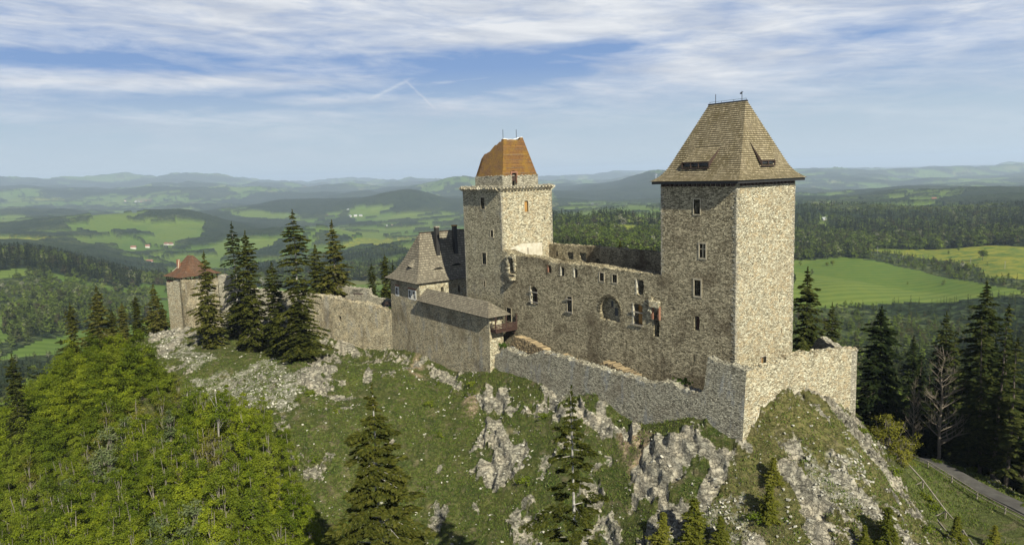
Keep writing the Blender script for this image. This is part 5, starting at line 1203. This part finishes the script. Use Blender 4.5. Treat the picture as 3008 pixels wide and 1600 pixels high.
proto_leafy('bushy', 5, 3.2, .0, 15, M['leafC'], M['bark'], tr=.06, multi=5, clusters=60, per=60, leaf=.12, spread=.55)
proto_leafy('shrub', 1.2, .9, .0, 16, M['leafB'], M['bark'], tr=.02, multi=3, clusters=14, per=40, leaf=.09, spread=.25)
for k, H_b, sd_ in (('bare0', 24, 1), ('bare1', 20, 2)):
    mb = MB(); r = random.Random(sd_); n = 10; pts = [(r.uniform(-.2, .2), r.uniform(-.2, .2), -1+(H_b+1)*i/n) for i in range(n+1)]; mb.tube(pts, [.34*(1-.93*i/n)+.02 for i in range(n+1)], 8)
    for j in range(46):
        z = H_b*(.16+.8*(j/46)); az = r.uniform(0, 6.28); L = H_b*.24*(1-(z/H_b)**1.6*.75)*r.uniform(.7, 1.1); branchy(mb, (0, 0, z), (math.cos(az), math.sin(az), .55), L, .12*(1-z/H_b)+.045, 3 if j % 2 else 2, r)
    me = py_mesh('trunk', mb.v, mb.f); me.materials.append(M['greybark']); e_ = bpy.data.meshes.new('twigs'); PROTO[k] = (H_b, me, me)

# firs round the western walls
plant('fir_tree', 'fir0', -50.5, -38.3, 22.3, 'dark fir standing in front of the red-roofed bastion, apart from the others', rz=1)
plant('fir_tree', 'firtall', -54.5, -30.6, 27.8, 'narrow ragged-topped fir, leftmost of the tall clump', rz=2.0, wide=.9)
plant('fir_tree', 'fir1', -45.5, -30.2, 27.6, 'broad fir right beside the ragged-topped one in the tall clump', rz=3)
plant('fir_tree', 'fir2', -38.5, -27.0, 21.8, 'lower pointed fir in the middle of the tall clump', rz=4)
plant('fir_tree', 'firtall', -26.0, -25.8, 31.8, 'tallest fir, with a gappy upper crown, at the right of the clump', rz=5.4, wide=1.12)
plant('fir_tree', 'fir1', -24.5, -26.6, 13.0, 'low dense fir skirting the foot of the tallest fir', rz=2, wide=1.7)
plant('fir_tree', 'fir0', -51.3, -7.0, 24.9, 'tall fir rising behind the ragged curtain wall', rz=.3, wide=1.15)
plant('fir_tree', 'fir2', -51.8, -11.6, 20.6, 'slightly lower fir leaning on the one behind the curtain wall', rz=2.3)
plant('fir_tree', 'fir1', -44.4, 3.7, 16.7, 'fir behind the walls directly left of the stone house roof', rz=.6)
plant('fir_tree', 'fir0', -50.9, 9.1, 24.2, 'pointed fir peeping over behind the stone house', rz=1.7, wide=.85)
plant('fir_tree', 'fir2', -42.2, -1.1, 11.5, 'short fir at the end of the higher ruin wall', rz=1.7)
plant('fir_tree', 'fir1', -77.9, -63.3, 19.6, 'slender fir at far left of the ridge', rz=1.3, wide=.9)
plant('fir_tree', 'fir0', -72.4, -58.0, 19.6, 'broad dark fir second from left on the ridge', rz=2.9, wide=1.2)
for i, (x, y, H, lb) in enumerate([(-85.5, -43.4, 15.8, 'bushy fir just left of the bastion wall'), (-83.3, -48.3, 12.6, 'small fir left of the bushy one by the bastion'), (-79.7, -52.0, 11.6, 'dark little fir in the middle of the ridge gap'), (-92.1, -40.6, 14.8, 'fir half hidden behind the bastion corner'), (-86.9, -53.5, 12.6, 'thin fir right of the broad dark ridge fir')]):
    plant('fir_tree', 'fir%d' % (i % 3), x, y, H, lb, rz=i*1.3, wide=1.15)
plant('fir_tree', 'fir1', -48.5, -76.5, 24, 'dark fir at the left picture edge above the broadleaf wood', rz=.4, wide=.8)
# foreground
plant('fir_tree', 'firfront', 62.7, -50.6, 42.2, 'foreground fir with pale bare lower trunk over the grass slope', rz=.9, wide=1.1)
plant('fir_tree', 'firthin', 74.5, -35.7, 38.7, 'foreground fir with a bushy tip and gaps along its pale trunk, before the outer wall', rz=2.2, wide=.95)
for i, (x, y, H, lb) in enumerate([(67.5, -15.6, 3.9, 'slim yellow-green young spruce in the shadowed gully'), (70.9, -14.0, 5.6, 'largest yellow-green young spruce at the bottom edge'), (73.6, -12.5, 3.4, 'young spruce right of the largest one at the bottom edge'), (88.0, -2.4, 4.2, 'young spruce on the foot of the rocky spur'),
     (91.0, 7.2, 3.4, 'young spruce on the meadow edge below the spur'), (92.9, 12.6, 2.5, 'small spruce near the bottom right corner of the meadow'), (75.3, -4.8, 3.2, 'wind-shaped spruce bush under the outer wall corner'), (77.0, -8.0, 4.3, 'ragged spruce clinging to the rock beneath the wall corner'), (86.4, -4.2, 2.4, 'young spruce tip left of the spur foot')]):
    plant('spruce_tree', 'young%d' % (i % 2), x, y, H, lb, rz=i*.9, wide=2.1)
# right of the keep
plant('spruce_tree', 'sprucebig', 58.1, 28.7, 29.7, 'broad dark spruce right behind the big tower', rz=.2, wide=1.05)
plant('spruce_tree', 'sprucebig', 58.9, 34.8, 27.2, 'second dark spruce beyond the big tower, lower', rz=2.2, wide=.8)
plant('spruce_tree', 'sprucebig', 62.1, 44.8, 29.8, 'very wide dark spruce behind the bailey corner', rz=4.2, wide=1.35)
plant('spruce_tree', 'sprucebig', 77.5, 46.5, 32.0, 'tallest dark spruce above the road', rz=3.2, wide=1.15)
for i, (x, y, H, wd_, lb) in enumerate([(55.9, 69.6, 35, 1.0, 'dark spruce top rising behind the wide spruce at the bailey'), (60.5, 74.2, 36, .95, 'pointed dark spruce left of the tall bare tree'), (79.0, 52.2, 28, 1.1, 'broad dark spruce right of the tallest roadside spruce'), (66, 60, 32, 1.0, 'dark spruce directly behind the bare trees'), (70, 71, 35, 1.0, 'high dark spruce deep behind the bare trees'), (86, 56, 31, 1.0, 'dark spruce second from the right picture edge'), (92, 50, 27, 1.1, 'dark spruce at the right picture edge above the road'), (50, 50, 29, 1.0, 'dark spruce between the big tower and the wide spruce'), (87, 44, 22, 1.0, 'mid-high spruce standing close above the road')]):
    plant('spruce_tree', 'sprucebig', x, y, H, lb, rz=i*.7, wide=wd_*.85)
plant('bare_tree', 'bare0', 75.2, 38.2, 18.6, 'tall leafless grey tree above the road bend', rz=1, parts=False)
plant('bare_tree', 'bare1', 71.0, 38.6, 14.0, 'slimmer leafless tree beside the tall bare one', rz=2, parts=False, wide=.6)
plant('bare_tree', 'bare1', 88.6, 36.2, 8.5, 'thin leafless sapling beside the road at right', rz=3, parts=False)
plant('shrub', 'bushy', 73.4, 25.2, 5.6, 'large rounded olive bush at the foot of the bailey corner', 'bush', rz=1)
plant('shrub', 'bushy', 77.5, 21.8, 3.6, 'bright green little tree at the start of the meadow fence', 'bush', rz=2).children[0].data = PROTO['decA0'][1] if False else PROTO['bushy'][1]
plant('fir_tree', 'fir2', -9.8, 52.8, 49.5, 'fir tip showing over the palace back wall', rz=1, wide=.7)
plant('fir_tree', 'fir1', 3.1, 51.5, 44.6, 'fir tip at the back wall beside the big tower', rz=1, wide=.7)

def scatter(poly, sp, seed, keep=None):
    """jittered points inside an outline"""
    r = np.random.default_rng(seed); P = np.array(poly); x0, y0 = P.min(0); x1, y1 = P.max(0)
    gx, gy = np.meshgrid(np.arange(x0, x1, sp), np.arange(y0, y1, sp)); gx = gx.ravel()+r.uniform(-.42, .42, gx.size)*sp; gy = gy.ravel()+r.uniform(-.42, .42, gy.size)*sp
    m = inpoly(gx, gy, poly)
    if keep is not None: m &= keep(gx, gy)
    return gx[m], gy[m]
def in_view(x, y, lo=-280, hi=3270):
    dx, dy = x-CAM[0], y-CAM[1]; w_ = dx*_f[0]+dy*_f[1]; u = 1504+FPX*(dx*_r[0]+dy*_r[1])/np.maximum(w_, 1); return (w_ > 20) & (u > lo) & (u < hi)
# broadleaf wood on the western slope
WOOD = [(-106, -52), (-90, -60), (-76, -61), (-60, -57), (-48, -53.5), (-40, -51), (-33, -51), (-22, -49), (-9, -45), (5, -41), (15, -42), (26, -44), (38, -50), (50, -60), (46, -84), (16, -102), (-30, -106), (-70, -108), (-118, -104), (-130, -60)]
wx, wy = scatter(WOOD, 3.4, 5, in_view); d_ = np.hypot(wx-CAM[0], wy-CAM[1]); od = np.argsort(d_); wx, wy, d_ = wx[od], wy[od], d_[od]; print('broadleaf', len(wx))
kinds = [('decA0', 'fresh yellow-green broadleaf tree'), ('decB0', 'mid-green broadleaf tree'), ('decA1', 'narrow yellow-green broadleaf tree'), ('decC0', 'olive-brown half-leafed tree'), ('decB1', 'slim mid-green broadleaf tree'), ('decC1', 'sparse olive tree'), ('decD0', 'grey-green pale-stemmed tree'), ('birch0', 'white-stemmed birch')]
nk = fbm(wx, wy, 22, 3, 301); zz = ground(wx, wy); r_ = np.random.default_rng(4)
for i in range(min(290, len(wx))):
    v = nk[i]+r_.uniform(-.13, .13); up_hill = wx[i] < -22
    k = 0 if v > .56 else 2 if v > .50 else 1 if v > .44 else 4 if v > .36 else 3
    if up_hill and r_.random() < .3: k = int(r_.choice([3, 5, 7, 1]))
    if wx[i] > 5 and r_.random() < .55: k = int(r_.choice([0, 2, 4, 1]))
    if r_.random() < .07: k = 6
    if wy[i] > -58 and wx[i] < 10 and r_.random() < .3: k = 7 if r_.random() < .4 else 0
    key, lb = kinds[k]; place_ = 'at the upper end below the ridge firs' if wx[i] < -55 else 'beside the white scree' if (wy[i] > -56 and wx[i] < -8) else 'at the edge of the grass slope' if wy[i] > -52 else 'near the foreground fir' if wx[i] > 12 else 'in the middle of the slope wood' if wy[i] > -74 else 'at the lower left of the slope wood'; H_ = r_.uniform(6.8, 11.8); lb = ('small ' if H_ < 8.3 else 'tall ' if H_ > 10.3 else '')+lb; edge = min(1, .75+.05*max(0, -44-wy[i]))
    plant('broadleaf_tree' if key != 'birch0' else 'birch_tree', key, wx[i], wy[i], H_*edge*(1.15 if key == 'birch0' else 1)*(.62 if wx[i] < -50 else 1), lb+' '+place_, 'tree', 'trees of the western slope wood', z=zz[i]-.3, wide=r_.uniform(.82, 1.12))
REST = (wx[290:], wy[290:], zz[290:])
# dark forest beyond the road, nearest trees as trees
FOR = [(66, 58), (73, 47), (77, 41.5), (84, 36.5), (93, 31), (108, 23), (150, 20), (170, 120), (120, 230), (20, 230), (-40, 120), (-40, 60), (20, 50), (50, 50)]
def clear_(x, y):
    h = np.hypot(x-CAM[0], y-CAM[1]); a = np.arctan2(x-CAM[0], y-CAM[1]); a0 = math.atan2(75.2-CAM[0], 38.2-CAM[1])
    return in_view(x, y, 1850) & ~((np.abs(a-a0+.01) < R(2.4)) & (h < 143))
fx, fy = scatter(FOR, 5.4, 8, clear_); d_ = np.hypot(fx-CAM[0], fy-CAM[1]); od = np.argsort(d_); fx, fy, d_ = fx[od], fy[od], d_[od]; zz = ground(fx, fy); print('forest', len(fx))
NF = min(278, len(fx))
for i in range(NF):
    pl_ = 'right beside the road' if d_[i] < 150 and fx[i] > 80 else 'behind the bailey wall' if fx[i] < 62 and d_[i] < 175 else 'behind the bare trees' if d_[i] < 165 else 'at the far right of the forest' if fx[i] > 85 else 'deeper in the forest beyond the road'; Hs = r_.uniform(19, 29); wv_ = r_.uniform(.95, 1.45)
    dec_ = r_.random() < .06 and d_[i] > 170
    if dec_: plant('broadleaf_tree', 'bigB' if r_.random() < .6 else 'bigA', fx[i], fy[i], r_.uniform(13, 18), 'spring-green broadleaf tree among the dark spruces beyond the road', 'tree', 'broadleaf trees in the spruce forest', z=zz[i]-.3)
    else: plant('spruce_tree', 'forest%d' % (i % 3), fx[i], fy[i], Hs, ('tall ' if Hs > 25.5 else 'short ' if Hs < 22 else '')+('broad' if wv_ > 1.2 else 'narrow')+' dark spruce '+pl_, 'tree', 'spruces of the forest beyond the road', z=zz[i]-.3, wide=wv_, lean=.04)

# ---- masses of distant trees: instanced points
def low_crown(conifer, seed, H=20):
    r = np.random.default_rng(seed)
    if conifer:
        v, f, _l = fir_crown(H, 2.9, .05, seed, step=1.5, per=5, dens=.42, twig=4.2, gaps=.1, droop=.5, power=.85)
    else: v, f, _c = leafy_crown(H*.75, 4.2, .08, seed, clusters=26, per=9, leaf=.95, spread=1.3, shell=.8, hollow=.05)
    return np_mesh('crown', v, f)
def instancer(name, xs, ys, zs, sc, proto, kind_label):
    me = bpy.data.meshes.new(name); me.vertices.add(len(xs)); me.vertices.foreach_set('co', np.stack([xs, ys, zs], -1).astype(np.float32).ravel())
    a = me.attributes.new('rot', 'FLOAT_VECTOR', 'POINT'); rr = np.zeros((len(xs), 3), np.float32); rr[:, 2] = RNG.uniform(0, 6.28, len(xs)); a.data.foreach_set('vector', rr.ravel())
    a = me.attributes.new('sc', 'FLOAT_VECTOR', 'POINT'); a.data.foreach_set('vector', sc.astype(np.float32).ravel())
    o = link(name, me); ng = bpy.data.node_groups.new(name, 'GeometryNodeTree')
    ng.interface.new_socket('Geometry', in_out='INPUT', socket_type='NodeSocketGeometry'); ng.interface.new_socket('Geometry', in_out='OUTPUT', socket_type='NodeSocketGeometry')
    gi = ng.nodes.new('NodeGroupInput'); go = ng.nodes.new('NodeGroupOutput'); ip = ng.nodes.new('GeometryNodeInstanceOnPoints'); oi = ng.nodes.new('GeometryNodeObjectInfo')
    oi.transform_space = 'ORIGINAL'; oi.inputs['Object'].default_value = proto; oi.inputs['As Instance'].default_value = True
    na = ng.nodes.new('GeometryNodeInputNamedAttribute'); na.data_type = 'FLOAT_VECTOR'; na.inputs[0].default_value = 'rot'; nb = ng.nodes.new('GeometryNodeInputNamedAttribute'); nb.data_type = 'FLOAT_VECTOR'; nb.inputs[0].default_value = 'sc'
    L = ng.links.new; L(gi.outputs[0], ip.inputs['Points']); L(oi.outputs['Geometry'], ip.inputs['Instance']); L(na.outputs['Attribute'], ip.inputs['Rotation']); L(nb.outputs['Attribute'], ip.inputs['Scale']); L(ip.outputs[0], go.inputs[0])
    md = o.modifiers.new('scatter', 'NODES'); md.node_group = ng; tag(o, None, None, None, 'stuff'); return o
lx, ly, lw = [], [], []
r = np.random.default_rng(12)
for h0, h1, sp in ((205, 420, 6.0), (420, 800, 7.2), (800, 1400, 9), (1400, 2000, 11), (2000, 2700, 13.5)):
    n = int((h1*h1-h0*h0)/2*R(75)/(sp*sp)*1.15); a = YAWC+np.radians(r.uniform(-37.5, 37.5, n)); h = np.sqrt(r.uniform(h0*h0, h1*h1, n)); lx.append(CAM[0]+h*np.sin(a)); ly.append(CAM[1]+h*np.cos(a))
lx = np.concatenate(lx); ly = np.concatenate(ly); lz = ground(lx, ly); h = np.hypot(lx-CAM[0], ly-CAM[1])
wd, dc, bl = cover(lx, ly); az = np.arctan2(lx-CAM[0], ly-CAM[1])
keep_ = (wd > .5) | ((h < 420) & (az > -1.3))
edge_ = (~keep_) & (r.random(len(lx)) < .006); keep_ |= edge_
keep_ &= ~((lx > -100) & (lx < 72) & (ly > -50) & (ly < 22))             # not on the castle rock
near_ = inpoly(lx, ly, FOR) & (h <= d_[NF-1]); keep_ &= ~near_; keep_ &= ~((lx > 66) & (ly < 40) & (h < 260)); keep_ &= ~((h < 230) & (az < -.95) & (lx > -106))
keep_ &= ~((h < 330) & (az < -1.02) & (lz > -20))
lx, ly, lz, h, dc, edge_ = [q[keep_] for q in (lx, ly, lz, h, dc, edge_)]
isd = (r.random(len(lx)) < np.clip(dc*.95+.04, 0, 1)) | edge_; print('far trees', len(lx), isd.sum())
M['farcon'] = leaf_mat('distant_spruce', [(.1, (.008, .013, .005)), (.5, (.021, .029, .009)), (.9, (.045, .052, .016))], .1, .02, .3)
M['fardec'] = leaf_mat('distant_broadleaf', [(.05, (.075, .060, .035)), (.3, (.055, .070, .020)), (.6, (.080, .110, .022)), (.85, (.125, .165, .022)), (1.0, (.23, .22, .18))], .3, .012, .2)
g_ = [(True, 'farcon', 'distant_conifer_wood'), (True, 'farcon', 'distant_conifer_wood'), (False, 'fardec', 'distant_broadleaf_wood'), (False, 'fardec', 'distant_broadleaf_wood')]
pick = r.integers(0, 2, len(lx))
for gi_, (con_, mk, nm) in enumerate(g_):
    me = low_crown(con_, 200+gi_); me.materials.append(M[mk]); px_, py_ = (-330-gi_*9, 150.0+gi_*12) 
    m = (isd != con_) & (pick == gi_ % 2); idx = np.where(m)[0]; i0_ = idx[np.argmin(h[idx])]
    pr = bpy.data.objects.new('spruce_tree' if con_ else 'broadleaf_tree', me); COL.objects.link(pr); pr.location = (lx[i0_], ly[i0_], lz[i0_]-.4)
    tag(pr, ('tall spruce', 'shorter spruce', 'rounded broadleaf tree', 'slighter broadleaf tree')[gi_]+' at the near edge of the far wood', 'tree', 'outermost trees of the far woods'); idx = idx[idx != i0_]
    fl_ = np.zeros(len(idx), bool); ux, uy = (lx[idx]-CAM[0])/h[idx], (ly[idx]-CAM[1])/h[idx]
    for ex in (40, 90, 150, 220, 300): fl_ |= (cover(lx[idx]+ux*ex, ly[idx]+uy*ex)[0] < .5) & (h[idx] > 420) & (h[idx] < 1500)
    keep2 = ~(fl_ & (r.random(len(idx)) < .15)); idx = idx[keep2]; fl_ = fl_[keep2]; s_ = np.where(fl_, .40, 1)*r.uniform(.7, 1.25, len(idx))*np.where(h[idx] > 1400, 1.08, 1); w_ = s_*r.uniform(.85, 1.25, len(idx))*np.where(h[idx] > 1400, 1.25, 1.0)
    instancer(nm, lx[idx], ly[idx], lz[idx]-.4, np.stack([w_, w_, s_], -1), pr, nm)

for q_, key in enumerate(('decB0', 'decA1')):
    X_, Y_, Z_ = [v_[q_::2] for v_ in REST]; src = next(o for o in COL.objects if o.data is PROTO[key][1]); s_ = r.uniform(.75, 1.1, len(X_)); instancer('slope_wood_mass', X_, Y_, Z_-.3, np.stack([s_*1.15, s_*1.15, s_], -1), src, '')

# ---- grass tufts, stones and low bushes on the castle hill
hh_ = np.hypot(HX-CAM[0], HY-CAM[1]); sel = (HROCK < .35) & (hh_ > 66) & (hh_ < 215) & ~((HY > -4) & (HY < 20) & (HX < 71) & (HX > -30))
pz = HZ.ravel(); ii = np.where(sel.ravel())[0]; ii = r.choice(ii, 120000, replace=True, p=None)
bx_, by_, bz_ = HX.ravel()[ii], HY.ravel()[ii], pz[ii]; den_ = fbm(bx_, by_, 7, 3, 401)+.25*fbm(bx_, by_, 1.6, 2, 403); k_ = den_ > np.quantile(den_, .35); bx_, by_, bz_ = bx_[k_], by_[k_], bz_[k_]
n = len(bx_); rep = 4; c = np.repeat(np.stack([bx_, by_, bz_], -1), rep, 0)+r.normal(0, .16, (n*rep, 3))*np.array([1, 1, .3]); L = r.uniform(.06, .19, n*rep); a = np.stack([r.normal(0, .5, n*rep), r.normal(0, .5, n*rep), np.ones(n*rep)], 1); a = unit(a)*L[:, None]; b = unit(np.cross(a, r.normal(0, 1, (n*rep, 3))))*(L*.38)[:, None]
v, f = rhombi(c+a*.6, a, b); gm = np_mesh('grass', v, f); M['tuft'] = leaf_mat('grass_blades', [(.1, (.045, .085, .014)), (.5, (.09, .130, .024)), (.8, (.14, .145, .045)), (.95, (.24, .21, .11))], .3, .25, .5)
go_ = link('grass', gm, None, M['tuft']); tag(go_, kind='stuff')
def rocks(n, idx, smin, smax, seed, pw=2.2):
    r = np.random.default_rng(seed); ii = r.choice(idx, n); s = smin+(smax-smin)*r.random(n)**pw
    cube = np.array([(x, y, z) for x in (-1, 1) for y in (-1, 1) for z in (-1, 1)], float); fc = np.array([(0, 1, 3, 2), (4, 6, 7, 5), (0, 4, 5, 1), (2, 3, 7, 6), (0, 2, 6, 4), (1, 5, 7, 3)])
    P = cube[None]*np.stack([r.uniform(.5, 1.2, n), r.uniform(.4, .9, n), r.uniform(.2, .55, n)], 1)[:, None, :]*(s/2)[:, None, None]; P = P*r.uniform(.55, 1.2, P.shape)
    a = r.uniform(0, 6.28, n); ca, sa = np.cos(a), np.sin(a); tl = r.normal(0, .35, n); x = P[..., 0]*ca[:, None]-P[..., 1]*sa[:, None]; y = P[..., 0]*sa[:, None]+P[..., 1]*ca[:, None]; z = P[..., 2]+x*tl[:, None]
    c = np.stack([HX.ravel()[ii]+r.normal(0, .2, n), HY.ravel()[ii]+r.normal(0, .2, n), pz[ii]+s*.05], -1); V = np.stack([x, y, z], -1)+c[:, None]; return V.reshape(-1, 3), (np.arange(n)[:, None, None]*8+fc[None]).reshape(-1, 4)
wsc = (.12+1.0*scree.ravel()*0+0) if False else None
hm = near_masks(HX, HY); wt = (.04+.9*hm['C']+.12*hm['R']+.12*(fbm(HX, HY, 6, 3, 93) > .6)).ravel()*(1-mead.ravel())*(hh_.ravel() > 60)*(hh_.ravel() < 225)*~((HY > -3.4) & (HY < 20) & (HX < 70.5) & (HX > -30)).ravel()
idx = r.choice(HX.size, 60000, p=wt/wt.sum()); v, f = rocks(13000, idx, .08, .50, 5)
t = mat('loose_stone'); g = t.node('ShaderNodeNewGeometry'); cs_ = t.mix(g.outputs['Random Per Island'], (.20, .19, .15), (.42, .395, .33)); n_ = t.noise(g.outputs['Position'], 5, 4, .7); t.set(t.b.inputs['Base Color'], t.mix(t.remap(n_, .5, .7, 0, .6), cs_, (.16, .15, .13))); t.set(t.b.inputs['Normal'], t.bump(n_, .05)); M['loose'] = t.m
ro = link('rubble', np_mesh('rubble', v, f), None, M['loose']); tag(ro, kind='stuff')
sx2 = r.choice(np.where(((hm['R'] > 0) | (fbm(HX, HY, 5, 3, 95) > .55)).ravel() & sel.ravel())[0], 150)
for i in sx2: plant('shrub', 'shrub', HX.ravel()[i], HY.ravel()[i], r_.uniform(.5, 1.3), 'low green shrub on the rocky slope below the walls', 'bush', 'low shrubs on the castle slope', z=pz[i]-.08, wide=1.3)
# ---------------------------------------------------------------- road, fences, far houses and small things
ROADP = [(66, 40.5), (70.5, 37), (74.6, 34.2), (83, 29.6), (91.6, 24.8), (104, 17.6), (118, 8)]
def along(P, step):
    out = []; 
    for (a, b), (c, d_) in zip(P[:-1], P[1:]):
        L = math.hypot(c-a, d_-b); n = max(1, int(L/step))
        for i in range(n): out.append((a+(c-a)*i/n, b+(d_-b)*i/n))
    return out+[P[-1]]
rp = along(ROADP, 1.0); V = []; Fc = []
for i, (x, y) in enumerate(rp):
    a = rp[max(0, i-1)]; b = rp[min(len(rp)-1, i+1)]; tx, ty = b[0]-a[0], b[1]-a[1]; L = math.hypot(tx, ty); nx, ny = -ty/L, tx/L; z = gz(x, y)+.28
    V += [(x-nx*1.3, y-ny*1.3, z), (x, y, z+.05), (x+nx*1.3, y+ny*1.3, z), (x-nx*1.7, y-ny*1.7, z-.7), (x+nx*1.7, y+ny*1.7, z-.7)]
    if i: j = i*5; k = j-5; Fc += [(k, k+1, j+1, j), (k+1, k+2, j+2, j+1), (k+3, k, j, j+3), (k+2, k+4, j+4, j+2)]
M['road'] = plain('road_surface', (.085, .08, .07), (.055, .05, .045), .8, .03)
rd = link('road', py_mesh('road', V, Fc), None, M['road']); tag(rd, kind='structure')
def rail_fence(pts, label, hgt, rails, tops=None, lean=.0):
    f = empty('fence', (pts[0][0], pts[0][1], gz(*pts[0])), label, 'fence'); P = [Vector((x, y, gz(x, y))) for x, y in pts]
    for p in P: MB().beam(p-Vector((0, 0, .3)), p+Vector((lean, 0, hgt)), .14).build('post', M['greywood'], f)
    for a, b in zip(P[:-1], P[1:]):
        for r_h in rails: MB().beam(a+Vector((0, 0, r_h)), b+Vector((0, 0, r_h)), .08).build('rail', M['greywood'], f)
rail_fence(along([(73.4, 31.6), (82.0, 26.9), (90.4, 22.2), (102.6, 15.0)], 4.6), 'light post-and-rail fence along the road', 1.05, (1.0, .55))
ff = empty('broken_fence', (78.5, 22.3, gz(78.5, 22.3)), 'broken grey timber fence running down the meadow', 'fence')
P = [(77.6, 21.4), (81.3, 20.0), (86.0, 16.0), (90.2, 10.8), (94.5, 4.8)]
for (x, y) in P: z = gz(x, y); MB().beam((x, y, z-.2), (x+.1, y-.1, z+1.15), .16).build('post', M['greywood'], ff); MB().beam((x+.1, y-.1, z+1.05), (x-1.1, y-.9, z+.05), .12).build('brace', M['greywood'], ff)
for a, b in zip(P[:-1], P[1:]): MB().beam((a[0]+.1, a[1]-.1, gz(*a)+1.1), (b[0]+.1, b[1]-.1, gz(*b)+1.1), .12).build('rail', M['greywood'], ff)
for a, b in ((P[0], P[1]), (P[2], P[3])): MB().beam((a[0]-.9, a[1]-.8, gz(*a)+.15), (b[0]-.9, b[1]-.8, gz(*b)+.15), .12).build('rail', M['greywood'], ff)

M['wallwhite'] = plain('far_house_wall', (.40, .385, .34), (.34, .325, .29), 1)
M['roofred'] = plain('far_house_roof', (.19, .085, .055), (.14, .07, .05), 1); M['roofgrey'] = plain('far_barn_roof', (.24, .25, .26), (.18, .19, .20), 1)
hr = random.Random(3)
for place, L in VILLAGES.items():
    for i, (x, y, dd) in enumerate(L):
        hall = 'hall' in place; near_h = 'right of the big tower' in place; town = 'town' in place
        w_, l_, h_ = (9, 11, 4.5) if near_h else (12, 44, 6) if hall else (11, 34, 9) if town else (9+dd/1400, hr.uniform(10, 20)+dd/900, 5+dd/3500); z = gz(x, y)
        e = empty('farm_hall' if hall else 'house', (x, y, z), ('low white hall, ' if hall else 'small white house, ')+place, 'house', place, hr.uniform(-.5, .6)+.6)
        Mx = e.matrix_world.copy(); o1 = MB().box((-l_/2, -w_/2, -4), (l_/2, w_/2, h_), Mx).build('wall', M['wallwhite'], e)
        rh = w_*.28 if (hall or town) else w_*.55; rv = [(-l_/2-.5, -w_/2-.6, h_-.2), (l_/2+.5, -w_/2-.6, h_-.2), (l_/2+.5, w_/2+.6, h_-.2), (-l_/2-.5, w_/2+.6, h_-.2), (-l_/2-.5, 0, h_+rh), (l_/2+.5, 0, h_+rh)]
        MB().add([Mx @ Vector(v) for v in rv], [(0, 1, 5, 4), (2, 3, 4, 5), (1, 2, 5), (3, 0, 4), (3, 2, 1, 0)]).build('roof', M['roofgrey'] if hall or hr.random() < .35 else M['roofred'], e)
me = low_crown(False, 300); me.materials.append(M['blossom'])
for i, (x, y, dd) in enumerate(BLOSSOM):
    o = bpy.data.objects.new('blossoming_tree', me); COL.objects.link(o); o.location = (x, y, gz(x, y)+4); s_ = .55+.15*hr.random(); o.scale = (s_, s_, s_*.9); o.rotation_euler.z = i
    tag(o, 'round fruit tree in white blossom at the wood edge', 'tree', 'blossoming trees in the valley')
for i, (x, y, dd) in enumerate(FIELDTREE): plant('broadleaf_tree', 'bigA', x, y, (17, 9, 7, 12)[i], ('lone round tree in the far green field', 'little tree left in the mown field', 'low bush tree beside the little field tree', 'tree at the near end of the field hedge')[i], wide=1.3)
for i, (x, y, dd) in enumerate(POLES):
    z = gz(x, y); o = MB().tube([(x, y, z-1), (x, y, z+10)], [.28, .2], 6).box((x-.8, y-.8, z+9), (x+.8, y+.8, z+9.25)).build('utility_pole', M['palebark'], None); tag(o, 'pale utility pole in the far green fields', 'pole', 'poles across the green fields')
x, y, dd = MAST[0]; z = gz(x, y); o = MB().tube([(x, y, z-5), (x, y, z+75)], [7, 4], 8).box((x-12, y-12, z+52), (x+12, y+12, z+62)).build('lookout_tower', M['roofgrey'], None); tag(o, 'tiny lookout tower on the highest hazy hill', 'tower')
# grass growing on wall tops and in the ward
mb = MB()
for cx_, cy_, cz_, a_, n_ in ((14.9, -2.4, .5, 2.2, 60), (16.5, -3.0, .4, 1.5, 40), (58.6, -2.2, 2.4, 1.6, 50), (46, -1.9, .5, 2.5, 40), (-25.4, -4.4, 2.2, .8, 30)):
    for k in range(n_):
        q = Vector((cx_+random.gauss(0, a_*.5), cy_+random.gauss(0, .35), cz_+random.uniform(-.1, .35))); s_ = random.uniform(.12, .3)
        mb.add([q, q+Vector((s_, .1, s_*.9)), q+Vector((0, -.15, s_*1.6)), q+Vector((-s_, .05, s_*.8))], [(0, 1, 2, 3)])
o = mb.build('wall_top_grass', M['tuft'], None); tag(o, kind='stuff')
